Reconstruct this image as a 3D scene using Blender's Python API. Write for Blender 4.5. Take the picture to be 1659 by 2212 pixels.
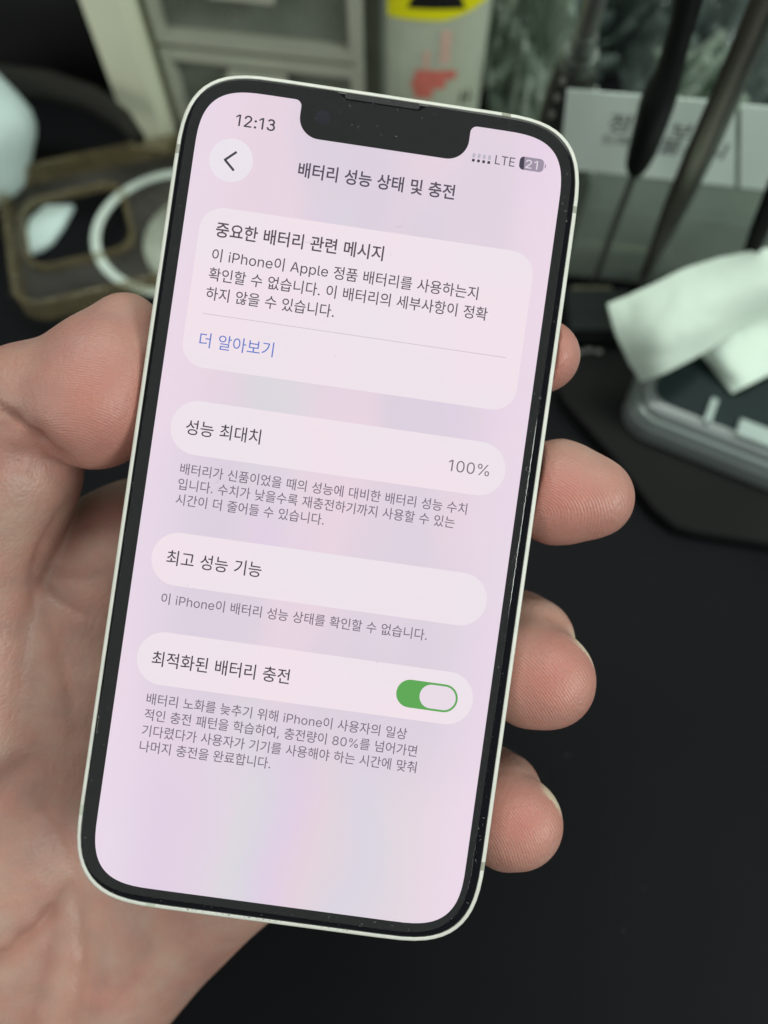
import bpy, math, random
import numpy as np
from mathutils import Vector, Matrix
random.seed(7)
rng = np.random.default_rng(7)
for o in list(bpy.data.objects):
    bpy.data.objects.remove(o)
SC = bpy.context.scene
COL = SC.collection

# ------------------------------------------------------------------ camera
CAM_H = 0.26
TILT = math.radians(24)
cam_d = bpy.data.cameras.new("camera")
cam = bpy.data.objects.new("camera", cam_d)
COL.objects.link(cam)
cam.location = (0, 0, CAM_H)
cam.rotation_euler = (TILT, 0, 0)
cam_d.sensor_fit = 'VERTICAL'
cam_d.sensor_height = 36.0
cam_d.lens = 2800 / 4000 * 36.0
cam_d.clip_start = 0.005
cam_d.clip_end = 20
cam_d.dof.use_dof = True
cam_d.dof.focus_distance = 0.1256
cam_d.dof.aperture_fstop = 8.6
cam_d.dof.aperture_blades = 0
SC.camera = cam

# ------------------------------------------------------------------ light
w = bpy.data.worlds.new("World")
SC.world = w
w.use_nodes = True
nt = w.node_tree
nt.nodes["Background"].inputs[0].default_value = (0.92, 1.0, 0.95, 1)
nt.nodes["Background"].inputs[1].default_value = 0.34


def area(name, loc, target, sx, sy, power, col):
    d = bpy.data.lights.new(name, 'AREA')
    d.shape = 'RECTANGLE'
    d.size = sx
    d.size_y = sy
    d.energy = power
    d.color = col
    o = bpy.data.objects.new(name, d)
    COL.objects.link(o)
    o.location = loc
    o.rotation_euler = (Vector(target) - Vector(loc)).to_track_quat('-Z', 'Y').to_euler()
    return o


area("ceiling_and_fill_lamp", (0.05, 0.48, 1.15), (0, 0.15, 0.1), 1.0, 0.22, 7.0, (0.90, 1.0, 0.92))
area("ceiling_and_fill_lamp", (-1.20, -0.75, 0.85), (0, 0.2, 0.1), 0.8, 0.5, 4.5, (1.0, 0.97, 0.88))  # weak fill light added on the left to brighten upright fronts and the hand
area("ceiling_and_fill_lamp", (1.25, -0.55, 0.95), (0, 0.2, 0.1), 0.8, 0.5, 15.0, (0.92, 1.0, 0.93))  # strong fill light added on the right, brightens surfaces facing the viewer
vs = SC.view_settings
vs.view_transform = 'Standard'
vs.look = 'None'
vs.exposure = 0
vs.gamma = 1
vs.use_curve_mapping = False

# ------------------------------------------------------------------ coordinates
F_PX = 1548.4            # focal length in pixels of a 1659 px wide view
CXP, CYP = 829.5, 1106.0
RIGHT = Vector((1, 0, 0))
DOWN = Vector((0, -math.cos(TILT), -math.sin(TILT)))
FWD = Vector((0, math.sin(TILT), -math.cos(TILT)))
CAMP = Vector((0, 0, CAM_H))


def cw(X, Y, Z):
    """optical frame in millimetres (right, down, forward) to the world in metres"""
    return CAMP + (RIGHT * X + DOWN * Y + FWD * Z) * 0.001


def ray(x, y):
    return RIGHT * ((x - CXP) / F_PX) + DOWN * ((y - CYP) / F_PX) + FWD


def onz(x, y, z=0.0):
    d = ray(x, y)
    return CAMP + d * ((z - CAM_H) / d.z)


def ony(x, y, yw):
    d = ray(x, y)
    return CAMP + d * (yw / d.y)


def depth(p):
    return (p - CAMP).dot(FWD)


# ------------------------------------------------------------------ materials
def lin(*c):
    return tuple(((v / 255) / 12.92 if v <= 10 else ((v / 255 + 0.055) / 1.055) ** 2.4) for v in c)


def node_mat(name):
    m = bpy.data.materials.new(name)
    m.use_nodes = True
    n = m.node_tree.nodes
    return m, n, m.node_tree.links, n["Principled BSDF"]


def N(n, t, **kw):
    x = n.new(t)
    for k, v in kw.items():
        if k.startswith('i_'):
            x.inputs[k[2:].replace('_', ' ')].default_value = v
        else:
            setattr(x, k, v)
    return x


def mat(name, col, rough=0.5, metal=0.0, spec=0.5, var=0.12, scale=60.0, bump=0.0, bscale=400.0,
        trans=0.0, ior=1.45, coat=0.0):
    """principled with a noise-mottled base colour and a little bump"""
    m, n, l, b = node_mat(name)
    tc = N(n, 'ShaderNodeTexCoord')
    no = N(n, 'ShaderNodeTexNoise', i_Scale=scale, i_Detail=4.0)
    l.new(tc.outputs['Object'], no.inputs['Vector'])
    mx = N(n, 'ShaderNodeMix', data_type='RGBA')
    a = tuple(min(1, c * (1 - var)) for c in col) + (1,)
    c2 = tuple(min(1, c * (1 + var)) for c in col) + (1,)
    mx.inputs[6].default_value = a
    mx.inputs[7].default_value = c2
    l.new(no.outputs['Fac'], mx.inputs[0])
    l.new(mx.outputs[2], b.inputs['Base Color'])
    b.inputs['Roughness'].default_value = rough
    b.inputs['Metallic'].default_value = metal
    b.inputs['Specular IOR Level'].default_value = spec
    b.inputs['Transmission Weight'].default_value = trans
    b.inputs['IOR'].default_value = ior
    b.inputs['Coat Weight'].default_value = coat
    if bump:
        n2 = N(n, 'ShaderNodeTexNoise', i_Scale=bscale, i_Detail=3.0)
        l.new(tc.outputs['Object'], n2.inputs['Vector'])
        bp = N(n, 'ShaderNodeBump', i_Strength=bump, i_Distance=0.0005)
        l.new(n2.outputs['Fac'], bp.inputs['Height'])
        l.new(bp.outputs['Normal'], b.inputs['Normal'])
    return m


def film(name, col, clear=0.6, rough=0.15, bump=0.0, bscale=60.0, tint=None):
    """thin clear plastic: tinted see-through mixed with a glossy surface"""
    m, n, l, b = node_mat(name)
    out = n["Material Output"]
    b.inputs['Base Color'].default_value = (*col, 1)
    b.inputs['Roughness'].default_value = rough
    b.inputs['Specular IOR Level'].default_value = 0.8
    tr = N(n, 'ShaderNodeBsdfTransparent')
    tr.inputs[0].default_value = (*(tint or [min(1, c * 1.1 + 0.45) for c in col]), 1)
    mx = N(n, 'ShaderNodeMixShader')
    tc = N(n, 'ShaderNodeTexCoord')
    no = N(n, 'ShaderNodeTexNoise', i_Scale=bscale, i_Detail=3.0)
    l.new(tc.outputs['Object'], no.inputs['Vector'])
    mr = N(n, 'ShaderNodeMapRange')
    mr.inputs['From Min'].default_value = 0.3
    mr.inputs['From Max'].default_value = 0.7
    mr.inputs['To Min'].default_value = clear + 0.12
    mr.inputs['To Max'].default_value = clear - 0.12
    l.new(no.outputs['Fac'], mr.inputs['Value'])
    l.new(mr.outputs[0], mx.inputs[0])
    l.new(b.outputs[0], mx.inputs[1])
    l.new(tr.outputs[0], mx.inputs[2])
    l.new(mx.outputs[0], out.inputs[0])
    if bump:
        bp = N(n, 'ShaderNodeBump', i_Strength=bump, i_Distance=0.003)
        l.new(no.outputs['Fac'], bp.inputs['Height'])
        l.new(bp.outputs['Normal'], b.inputs['Normal'])
    return m


def emit(name, rgb, k=1.0):
    """a lit pixel of the display under glossy glass"""
    m, n, l, b = node_mat(name)
    b.inputs['Base Color'].default_value = (0.0, 0.0, 0.0, 1)
    b.inputs['Roughness'].default_value = 0.1
    b.inputs['Specular IOR Level'].default_value = 0.0
    b.inputs['Emission Color'].default_value = (*lin(*rgb), 1)
    b.inputs['Emission Strength'].default_value = k
    return m


# ------------------------------------------------------------------ object helpers
def link(name, mesh, m=None, parent=None, smooth=False):
    o = bpy.data.objects.new(name, mesh)
    COL.objects.link(o)
    if m:
        mesh.materials.append(m)
    if smooth:
        for p in mesh.polygons:
            p.use_smooth = True
    if parent:
        o.parent = parent
    return o


def tag(o, label=None, cat=None, group=None, kind=None):
    if label: o["label"] = label
    if cat: o["category"] = cat
    if group: o["group"] = group
    if kind: o["kind"] = kind
    return o


def empty(name, loc=(0, 0, 0), label=None, cat=None, group=None, M=None):
    o = bpy.data.objects.new(name, None)
    COL.objects.link(o)
    o.empty_display_size = 0.01
    if M is not None:
        o.matrix_world = M
    else:
        o.location = loc
    return tag(o, label, cat, group)


class MB:
    def __init__(s):
        s.v = []
        s.f = []

    def add(s, vs_, fs):
        b = len(s.v)
        s.v += [tuple(v) for v in vs_]
        s.f += [tuple(b + i for i in f) for f in fs]

    def prism(s, pts, z0, z1, bev=0.0):
        """outline in x,y extruded from z0 up to z1, top edge chamfered by bev"""
        n = len(pts)
        c = np.mean(np.array(pts), axis=0)

        def ins(p, d):
            v = np.array(p) - c
            L = np.linalg.norm(v)
            return tuple(c + v * (1 - d / max(L, 1e-9)))
        loops = [(pts, z0)]
        if bev:
            loops += [(pts, z1 - bev), ([ins(p, bev * .35) for p in pts], z1 - bev * .35), ([ins(p, bev) for p in pts], z1)]
        else:
            loops += [(pts, z1)]
        s.loft([[(p[0], p[1], z) for p in L] for L, z in loops])

    def loft(s, loops, cap0=True, cap1=True, closed=True):
        n = len(loops[0])
        vs_ = [p for L in loops for p in L]
        fs = []
        for k in range(len(loops) - 1):
            for i in range(n if closed else n - 1):
                j = (i + 1) % n
                fs.append((k * n + i, k * n + j, (k + 1) * n + j, (k + 1) * n + i))
        if cap0: fs.append(tuple(range(n))[::-1])
        if cap1: fs.append(tuple((len(loops) - 1) * n + i for i in range(n)))
        s.add(vs_, fs)

    def box(s, x0, x1, y0, y1, z0, z1, bev=0.0):
        s.prism([(x0, y0), (x1, y0), (x1, y1), (x0, y1)], z0, z1, bev)

    def tube(s, pts, rads, n=20, cap=True, flat=1.0):
        """round bar through points with a radius at each"""
        pts = [Vector(p) for p in pts]
        loops = []
        ref = None
        for i, p in enumerate(pts):
            t = (pts[min(i + 1, len(pts) - 1)] - pts[max(i - 1, 0)]).normalized()
            if ref is None:
                ref = t.cross(Vector((0, 1, 0.3))).normalized()
            a = (ref - t * ref.dot(t)).normalized()
            b = t.cross(a)
            ref = a
            r = rads[i]
            loops.append([p + a * (r * math.cos(q)) + b * (r * flat * math.sin(q)) for q in
                          [2 * math.pi * k / n for k in range(n)]])
        s.loft(loops, cap, cap)

    def build(s, name, m=None, parent=None, smooth=False, fix=True):
        me = bpy.data.meshes.new(name)
        me.from_pydata(s.v, [], s.f)
        if fix:
            import bmesh
            bm = bmesh.new()
            bm.from_mesh(me)
            bmesh.ops.recalc_face_normals(bm, faces=bm.faces)
            bm.to_mesh(me)
            bm.free()
        o = link(name, me, m, parent, smooth)
        if smooth:
            try:
                me.set_sharp_from_angle(angle=math.radians(40))
            except Exception:
                pass
        return o


def squircle(w, h, r, k=14, n=3.25, ext=1.53):
    """rounded rectangle with continuous corners, anticlockwise"""
    c = r * ext
    out = []
    for q, (sx, sy) in enumerate([(1, 1), (-1, 1), (-1, -1), (1, -1)]):
        arc = []
        for i in range(k + 1):
            t = math.pi / 2 * i / k
            a = c * (math.cos(t) ** (2 / n)) if i < k else 0
            b = c * (math.sin(t) ** (2 / n)) if i > 0 else 0
            arc.append((w / 2 - c + a, h / 2 - c + b))
        if q % 2:
            arc = arc[::-1]
        out += [(sx * x, sy * y) for x, y in arc]
    return out


def rrect(x0, x1, y0, y1, r, k=10):
    out = []
    r = min(r, (x1 - x0) / 2 - 1e-5, (y1 - y0) / 2 - 1e-5)
    for cx, cy, a0 in ((x1 - r, y1 - r, 0), (x0 + r, y1 - r, 90), (x0 + r, y0 + r, 180), (x1 - r, y0 + r, 270)):
        for i in range(k + 1):
            a = math.radians(a0 + 90 * i / k)
            out.append((cx + r * math.cos(a), cy + r * math.sin(a)))
    return out


# ================================================================== SETTING
desk_m, n, l, b = node_mat("black_desk_mat")
tc = N(n, 'ShaderNodeTexCoord')
no = N(n, 'ShaderNodeTexNoise', i_Scale=9.0, i_Detail=5.0)
sp = N(n, 'ShaderNodeTexNoise', i_Scale=260.0, i_Detail=2.0)
l.new(tc.outputs['Object'], no.inputs['Vector'])
l.new(tc.outputs['Object'], sp.inputs['Vector'])
r1 = N(n, 'ShaderNodeValToRGB')
r1.color_ramp.elements[0].color = (0.0028, 0.0028, 0.0040, 1)
r1.color_ramp.elements[1].color = (0.0085, 0.0085, 0.0105, 1)
l.new(no.outputs['Fac'], r1.inputs[0])
r2 = N(n, 'ShaderNodeValToRGB')
r2.color_ramp.elements[0].position = 0.735
r2.color_ramp.elements[0].color = (0, 0, 0, 1)
r2.color_ramp.elements[1].position = 0.82
r2.color_ramp.elements[1].color = (0.05, 0.05, 0.052, 1)
l.new(sp.outputs['Fac'], r2.inputs[0])
ad = N(n, 'ShaderNodeMix', data_type='RGBA', blend_type='ADD')
ad.inputs[0].default_value = 1
l.new(r1.outputs[0], ad.inputs[6])
l.new(r2.outputs[0], ad.inputs[7])
l.new(ad.outputs[2], b.inputs['Base Color'])
b.inputs['Roughness'].default_value = 0.55
b.inputs['Specular IOR Level'].default_value = 0.08
g = MB()
g.add([(-1.5, -1.2, 0), (1.5, -1.2, 0), (1.5, 1.5, 0), (-1.5, 1.5, 0)], [(0, 1, 2, 3)])
tag(g.build("desk", desk_m), "black rubber desk mat under the phone and tools", "desk", kind="structure")
wall_m = mat("dim_wall", (0.24, 0.26, 0.22), 0.7, var=0.3, scale=8)
g = MB()
g.box(-1.5, 1.5, 0.72, 0.75, 0.0, 0.5)
tag(g.build("wall", wall_m), "dim dark wall behind the workbench", "wall", kind="structure")

# ================================================================== BACKGROUND THINGS
beige = mat("beige_board", (0.80, 0.83, 0.64), 0.5, var=0.08, scale=30)
clear_grey = film("clear_drawer_plastic", (0.30, 0.33, 0.28), 0.45, 0.2, 0.4, 25)
frost = mat("frosted_rail", (0.44, 0.46, 0.38), 0.35, var=0.15, scale=40)
inner_m = mat("drawer_inside", (0.32, 0.34, 0.28), 0.6, var=0.55, scale=28)

# drawer cabinet, yawed a little, its beige side panel is the pale diagonal strip
pA = onz(378, 292)
pB = onz(760, 335)
u = (pB - pA).normalized()
ang = math.atan2(u.y, u.x)
cab = empty("drawer_cabinet", pA, "clear plastic drawer cabinet with a pale beige end panel, behind the phone's top left corner", "drawer cabinet")
cab.rotation_euler = (0, 0, ang)
g = MB(); g.box(-0.0185, -0.0005, -0.012, 0.16, 0.0, 0.30, 0.001)
g.build("side_panel", beige, cab)
g = MB(); g.box(0.0, 0.105, 0.02, 0.15, 0.002, 0.29)
g.build("carcass", inner_m, cab)
zs = [0.006, 0.0475, 0.089, 0.1305]
for i, z in enumerate(zs):
    g = MB()
    # a drawer front as a raised rim round a recessed clear panel
    x0, x1, zz0, zz1 = 0.004, 0.099, z, z + 0.039
    for a in ((x0, x1, zz0, zz0 + .005), (x0, x1, zz1 - .005, zz1), (x0, x0 + .005, zz0 + .005, zz1 - .005), (x1 - .005, x1, zz0 + .005, zz1 - .005)):
        g.box(a[0], a[1], 0.001, 0.010, a[2], a[3])
    dr = g.build("drawer", frost, cab)
    g = MB(); g.box(x0 + .005, x1 - .005, 0.006, 0.008, zz0 + .005, zz1 - .005)
    g.build("drawer_window", clear_grey, dr)
    g = MB(); g.box(0.036, 0.064, -0.006, 0.001, zz1 - .013, zz1 - .006, .001)
    g.build("handle", frost, dr)
    for q in range(5):
        g = MB()
        xx = 0.014 + q * 0.017
        g.box(xx, xx + 0.012 * random.uniform(.5, 1), 0.010, 0.019, zz0 + .005, zz0 + random.uniform(.012, .028), .001)
        g.build("drawer_content", mat("content", random.choice([(0.16, .17, .13), (.06, .06, .05), (.3, .31, .25), (.13, .11, .08)]), .5), dr)

# thick black hose and dark pouch, upper left
blk = mat("black_rubber", (0.004, 0.004, 0.0045), 0.6, spec=.15, var=0.3)
olive = mat("dark_olive_rubber", (0.017, 0.016, 0.013), 0.6, spec=.2, var=0.2)
g = MB()
pl = [(-120, 170, 30), (0, 172, 30), (110, 186, 30), (200, 214, 27), (265, 258, 22), (300, 300, 15)]
pts = [onz(x, y, 0.035) for x, y, h in pl]
g.tube(pts, [h * depth(p) / F_PX for p, (x, y, h) in zip(pts, pl)])
tag(g.build("cable", olive, smooth=True), "thick dark cable arching over the black mat at the upper left", "cable")
g = MB()
pc = onz(60, 40, 0)
for k in range(1):
    loops = []
    for i in range(9):
        t = i / 8 * math.pi / 2
        loops.append([(pc.x + 0.14 * math.cos(t) ** .6 * math.cos(a), pc.y + .03 + 0.10 * math.cos(t) ** .6 * math.sin(a), 0.05 * math.sin(t)) for a in
                      [2 * math.pi * j / 36 for j in range(36)]])
    g.loft(loops)
tag(g.build("tool_pouch", blk, smooth=True), "black soft pouch lying behind the dark cable", "pouch")

# bluish white tissue roll at the left edge
white_bl = mat("bluish_white", (0.62, 0.76, 0.74), 0.6, var=0.25, scale=35, bump=.3, bscale=120)
rc = onz(-28, 400, 0.0)
g = MB()
loops = []
for i in range(15):
    t = -math.pi / 2 + math.pi * i / 14
    loops.append([(0.034 * math.cos(t) ** .8 * math.cos(a) * (1 + .06 * math.sin(3 * a + i)), 0.036 * math.cos(t) ** .8 * math.sin(a), 0.029 + 0.029 * math.sin(t)) for a in
                  [2 * math.pi * j / 28 for j in range(28)]])
g.loft(loops)
ro = g.build("tissue_wad", white_bl, smooth=True)
ro.location = rc
tag(ro, "crumpled bluish white tissue wad at the left edge above the phone case", "tissue")

# paper scrap and white puck seen through the clear case
white_m = mat("white_plastic", (0.66, 0.76, 0.68), 0.4, var=0.06)
def disc_loops(cx, cy, rx, ry, z0, z1, rot=0, n=40):
    P = []
    for i in range(n):
        a = 2 * math.pi * i / n
        x, y = rx * math.cos(a), ry * math.sin(a)
        P.append((cx + x * math.cos(rot) - y * math.sin(rot), cy + x * math.sin(rot) + y * math.cos(rot)))
    return P
g = MB()
g.prism([tuple(onz(x, y, 0.004))[:2] for x, y in ((62, 470), (98, 441), (156, 440), (133, 484), (107, 519), (84, 534), (62, 541), (54, 510))][::-1], 0.001, 0.004, .001)
tag(g.build("paper_scrap", white_bl), "pale paper scrap showing through the camera opening of the clear case", "paper")
pp = onz(455, 519, 0.005)
g = MB(); g.prism(disc_loops(pp.x, pp.y, 0.031, 0.031, 0, 0), 0.001, 0.007, .001)
tag(g.build("charging_puck", white_m, smooth=True), "round white charging puck under the clear case, half hidden by the phone", "charging puck")

# smoke tinted clear phone case lying on the mat
case_m = film("smoky_clear_plastic", (0.15, 0.142, 0.125), 0.82, 0.04, 0.35, 30, (0.96, 0.95, 0.93))
case_rim = film("smoky_rim_plastic", (0.22, 0.18, 0.095), 0.66, 0.03, 1.0, 140, (0.94, 0.92, 0.87))
TL = onz(4, 392, 0.012); BL = onz(6, 702, 0.012); TRd = onz(330, 322, 0.012)
ux = (TRd - TL); ux.z = 0; ux.normalize()
uy = Vector((-ux.y, ux.x, 0))
wid = abs((TL - BL).dot(uy))
org = TL - uy * wid
Mx = Matrix(((ux.x, uy.x, 0, org.x), (ux.y, uy.y, 0, org.y), (0, 0, 1, 0.0085), (0, 0, 0, 1)))
case = empty("phone_case", label="smoke tinted clear phone case with a white magnet ring, lying left of the held phone", cat="phone case", M=Mx)
LEN = wid * 1.95
def ring_prism(g, outer, inner, z0, z1):
    n_ = len(outer)
    vs_ = [(p[0], p[1], z) for z in (z0, z1) for p in outer] + [(p[0], p[1], z) for z in (z0, z1) for p in inner]
    fs = []
    for i in range(n_):
        j = (i + 1) % n_
        fs += [(i, j, n_ + j, n_ + i), (2 * n_ + i, 3 * n_ + i, 3 * n_ + j, 2 * n_ + j),
               (n_ + i, n_ + j, 3 * n_ + j, 3 * n_ + i), (i, 2 * n_ + i, 2 * n_ + j, j)]
    g.add(vs_, fs)


g = MB()
ring_prism(g, rrect(0, LEN, 0, wid, 0.013), rrect(0.0026, LEN - .0026, 0.0026, wid - .0026, .0106), 0.0, 0.0095)
g.build("rim", case_rim, case)


def case_local(x, y):
    p = onz(x, y, 0.0095)
    d = p - Vector((org.x, org.y, 0))
    return d.dot(ux), d.dot(uy)


cl = [case_local(*q) for q in ((60, 500), (277, 480), (200, 418), (170, 566))]
cx0, cy1 = cl[0][0], cl[2][1]
cy0 = cl[3][1]
cx1 = cl[1][0]
g = MB()
ring_prism(g, rrect(0.0015, LEN - .0015, .0015, wid - .0015, 0.0115), rrect(cx0 - .001, cx1 + .001, cy0 - .001, cy1 + .001, .010), 0.0, 0.0012)
g.build("back_panel", case_m, case)
g = MB()
ring_prism(g, rrect(cx0 - .0022, cx1 + .0022, cy0 - .0022, cy1 + .0022, .011), rrect(cx0, cx1, cy0, cy1, .009), 0.0012, 0.0042)
g.build("camera_ring", case_rim, case)
mc = case_local(380, 500)
R_o = 0.0385
g = MB()
oc = [(mc[0] + R_o * math.cos(2 * math.pi * i / 72), mc[1] + R_o * math.sin(2 * math.pi * i / 72)) for i in range(72)]
ic = [(mc[0] + (R_o - .0042) * math.cos(2 * math.pi * i / 72), mc[1] + (R_o - .0042) * math.sin(2 * math.pi * i / 72)) for i in range(72)]
ring_prism(g, oc, ic, 0.0014, 0.0022)
g.build("magnet_ring", mat("ring_white", (0.56, 0.64, 0.58), .4), case)

# translucent upright tube bag with ESD label
tube_m = film("milky_plastic_bag", (0.66, 0.72, 0.60), 0.35, 0.3, 0.3, 40)
yel = mat("yellow_label", (0.90, 0.86, 0.01), 0.45, var=0.05)
bot = empty("component_bag", (0.0235, 0.335, 0), "milky upright component bag with a yellow static warning label and red print, above the phone", "bag")
RB = 0.0218
bot.scale = (1, 0.24, 1)
bot.location.y = 0.335 - RB * 0.76


def bz_(y):
    return ony(950, y, 0.335 - RB).z




def cyl_patch(g, a0, a1, z0, z1, r, th=0.0004, k=20, zf0=None):
    lo = []
    for i in range(k + 1):
        a = math.radians(a0 + (a1 - a0) * i / k)
        zb = z0 if zf0 is None else zf0(i / k)
        lo.append([(r * math.sin(a), -r * math.cos(a), zb), (r * math.sin(a), -r * math.cos(a), z1),
                   ((r + th) * math.sin(a), -(r + th) * math.cos(a), z1), ((r + th) * math.sin(a), -(r + th) * math.cos(a), zb)])
    g.loft(lo)


g = MB()
g.tube([(0, 0, z) for z in (0.0, 0.003, 0.05, 0.09, 0.13, 0.17, 0.2)], [RB * k for k in (.96, 1, 1.0, 1.0, 1.0, 1, .97)], n=40)
g.build("bag_body", tube_m, bot, smooth=True)
g = MB()
g.tube([(0.0015, 0.003, z) for z in (0.004, 0.19)], [RB * .8] * 2, n=32)
g.build("paper_insert", mat("cream_insert", (0.74, 0.78, 0.58), .6, var=.15, scale=45), bot, smooth=True)
g = MB()
cyl_patch(g, -80, 72, 0.098, bz_(-160), RB + .0003, zf0=lambda t: bz_(45) + (0.010 * max(0, t - .55) ** 1.3 / .45 ** 1.3 if t > .55 else 0))
lab = g.build("warning_label", yel, bot)
inkb = mat("black_ink", (0.012, 0.012, 0.012), .5)
g = MB()   # black triangle of the static warning
for (za, zb, wa, wb) in ((bz_(20), bz_(-110), 33, 2),):
    lo = []
    k = 10
    for i in range(k + 1):
        t = i / k
        zz = za + (zb - za) * t
        hw = wa + (wb - wa) * t
        lo.append([((RB + .0009) * math.sin(math.radians(-5 + a)), -(RB + .0009) * math.cos(math.radians(-5 + a)), zz) for a in
                   [hw * (q / 6 - 1) for q in range(13)]])
    g.loft(lo, False, False, closed=False)
g.build("warning_triangle", inkb, lab)
redi = mat("red_ink", (0.70, 0.19, 0.15), .5, var=.35, scale=220)
pinki = mat("faded_red_ink", (0.70, 0.48, 0.40), .5, var=.2, scale=120)
g = MB(); cyl_patch(g, -25, 24, bz_(172), bz_(152), RB + .0002)
cyl_patch(g, -29, 12, bz_(192), bz_(172), RB + .0002)
cyl_patch(g, -25, -3, bz_(212), bz_(192), RB + .0002)
g.build("red_print", redi, bot)
g = MB(); cyl_patch(g, 3, 15, bz_(138), bz_(66), RB + .0002)
cyl_patch(g, -16, -8, bz_(150), bz_(110), RB + .0002)
g.build("red_lettering", pinki, bot)
g = MB(); cyl_patch(g, 34, 37, bz_(228), bz_(200), RB + .0002)
cyl_patch(g, 40, 50, bz_(216), bz_(211), RB + .0002)
cyl_patch(g, 44, 46, bz_(228), bz_(196), RB + .0002)
g.build("black_print", inkb, bot)

# crumpled clear bags
def crumple(name, pts4, amp, m, label, cat, seed, nx=90, ny=90, group=None, thick=0.0):
    r = np.random.default_rng(seed)
    A, B, Cc, D = [np.array(p) for p in pts4]
    nrm = np.cross(B - A, D - A)
    nrm = nrm / np.linalg.norm(nrm)
    from mathutils import noise as mn
    o3 = Vector(r.uniform(-50, 50, 3).tolist())
    vs_ = []
    for j in range(ny + 1):
        for i in range(nx + 1):
            s, t = i / nx, j / ny
            p = (A * (1 - s) + B * s) * (1 - t) + (D * (1 - s) + Cc * s) * t
            q = Vector((s * 3.2 + t * 1.5, t * 1.6, 0)) + o3
            w_ = mn.noise_vector(q * .8) * .9
            h = 0
            for f, a_ in ((1, 1), (2.1, .6), (4.6, .26), (9, .07)):
                h += a_ * (1 - 2.4 * abs(mn.noise(q * f + w_ * f)))
            vs_.append(tuple(p + nrm * amp * h * 1.6))
    fs = [(j * (nx + 1) + i, j * (nx + 1) + i + 1, (j + 1) * (nx + 1) + i + 1, (j + 1) * (nx + 1) + i) for j in range(ny) for i in range(nx)]
    g = MB(); g.add(vs_, fs)
    o = g.build(name, m, smooth=True, fix=False)
    md = o.modifiers.new("thickness", 'SOLIDIFY'); md.thickness = 0.0004
    return tag(o, label, cat, group)


bagm = film("clear_film", (0.42, 0.49, 0.42), 0.45, 0.04, 0.0, 90)
bagd = film("dark_clear_film", (0.15, 0.19, 0.178), 0.36, 0.07, 0.0, 90)
crumple("plastic_bag", (ony(1055, -60, .36), ony(1250, -60, .36), onz(1250, 400), onz(1075, 400)), 0.010, bagm,
        "crumpled clear plastic bag between the milky component bag and the knurled driver", "plastic bag", 3)
crumple("plastic_bag", (ony(1195, -120, .40), ony(1800, -120, .40), onz(1800, 330), onz(1215, 310)), 0.015, bagd,
        "dark glossy plastic bag with bright glints behind the white labelled card", "plastic bag", 5)
crumple("plastic_bag", (ony(700, -40, .42), ony(850, -40, .42), onz(850, 330), onz(735, 330)), 0.005, bagm,
        "crumpled clear plastic bag between the drawer cabinet and the milky component bag", "plastic bag", 9)

# pale storage bin seen in the gap between cabinet and bag
g = MB()
pb = onz(640, 190, 0)
g.prism(rrect(pb.x, pb.x + .115, pb.y, pb.y + .07, .008), 0.0, 0.055, .001)
bin_ = g.build("storage_bin", mat("grey_green_bin", (0.30, 0.33, 0.27), .45, var=.35, scale=40), smooth=True)
tag(bin_, "grey green plastic bin behind the gap between drawer cabinet and milky bag", "bin")
g = MB()
ring_prism(g, rrect(pb.x - .002, pb.x + .117, pb.y - .002, pb.y + .072, .009), rrect(pb.x + .004, pb.x + .111, pb.y + .004, pb.y + .066, .006), 0.0552, 0.060)
g.build("bin_rim", mat("bin_rim", (0.40, 0.44, 0.37), .35), bin_)

crumple("plastic_bag", (ony(1440, 60, .31), ony(1640, 70, .31), ony(1650, 215, .285), ony(1420, 205, .285)), 0.007, bagm,
        "small crumpled clear bag on the labelled box, between screwdriver and tweezers", "plastic bag", 21)

# clear storage box with handwritten label
box = empty("storage_box", onz(1215, 592), "clear plastic storage box carrying white handwritten labels, behind the screwdrivers", "storage box")
bx_v = (onz(1640, 640) - onz(1215, 592))
box.rotation_euler = (0, 0, math.atan2(bx_v.y, bx_v.x))
boxm = film("box_plastic", (0.36, 0.42, 0.37), 0.35, 0.15, 0.3, 20)
g = MB(); g.box(0, 0.105, 0, 0.0015, 0.0, 0.088)
g.build("front_wall", boxm, box)
for xw in (0, 0.1035):
    g = MB(); g.box(xw, xw + 0.0015, 0.0017, 0.06, 0.0, 0.050)
    g.build("side_wall", boxm, box)
g = MB(); g.box(0.002, 0.103, 0.012, 0.058, 0.001, 0.032, .002)
g.build("contents", mat("grey_contents", (0.26, 0.29, 0.26), .4, var=.7, scale=45), box)
g = MB(); g.box(0.003, 0.046, 0.004, 0.010, 0.002, 0.014, .002)
g.build("beige_strip", mat("beige_foam", (0.42, 0.42, 0.31), .6, var=.2), box)
g = MB(); g.box(0.002, 0.103, 0.0035, 0.006, 0.032, 0.036)
g.build("ledge", mat("pale_ledge", (0.34, 0.38, 0.34), .3, var=.3, scale=60), box)
paper_m = mat("pale_paper", (0.78, 0.90, 0.83), 0.55, var=0.04, scale=20)
lb = box


def box_uz(x, y):
    """pixel -> coordinates in the plane of the box front"""
    d = ray(x, y)
    nrm = Vector((-math.sin(box.rotation_euler.z), math.cos(box.rotation_euler.z), 0))
    o0 = Vector(box.location) - nrm * 0.0006
    t = (o0 - CAMP).dot(nrm) / d.dot(nrm)
    p = CAMP + d * t - o0
    uu = Vector((math.cos(box.rotation_euler.z), math.sin(box.rotation_euler.z), 0))
    return p.dot(uu), p.z


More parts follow.
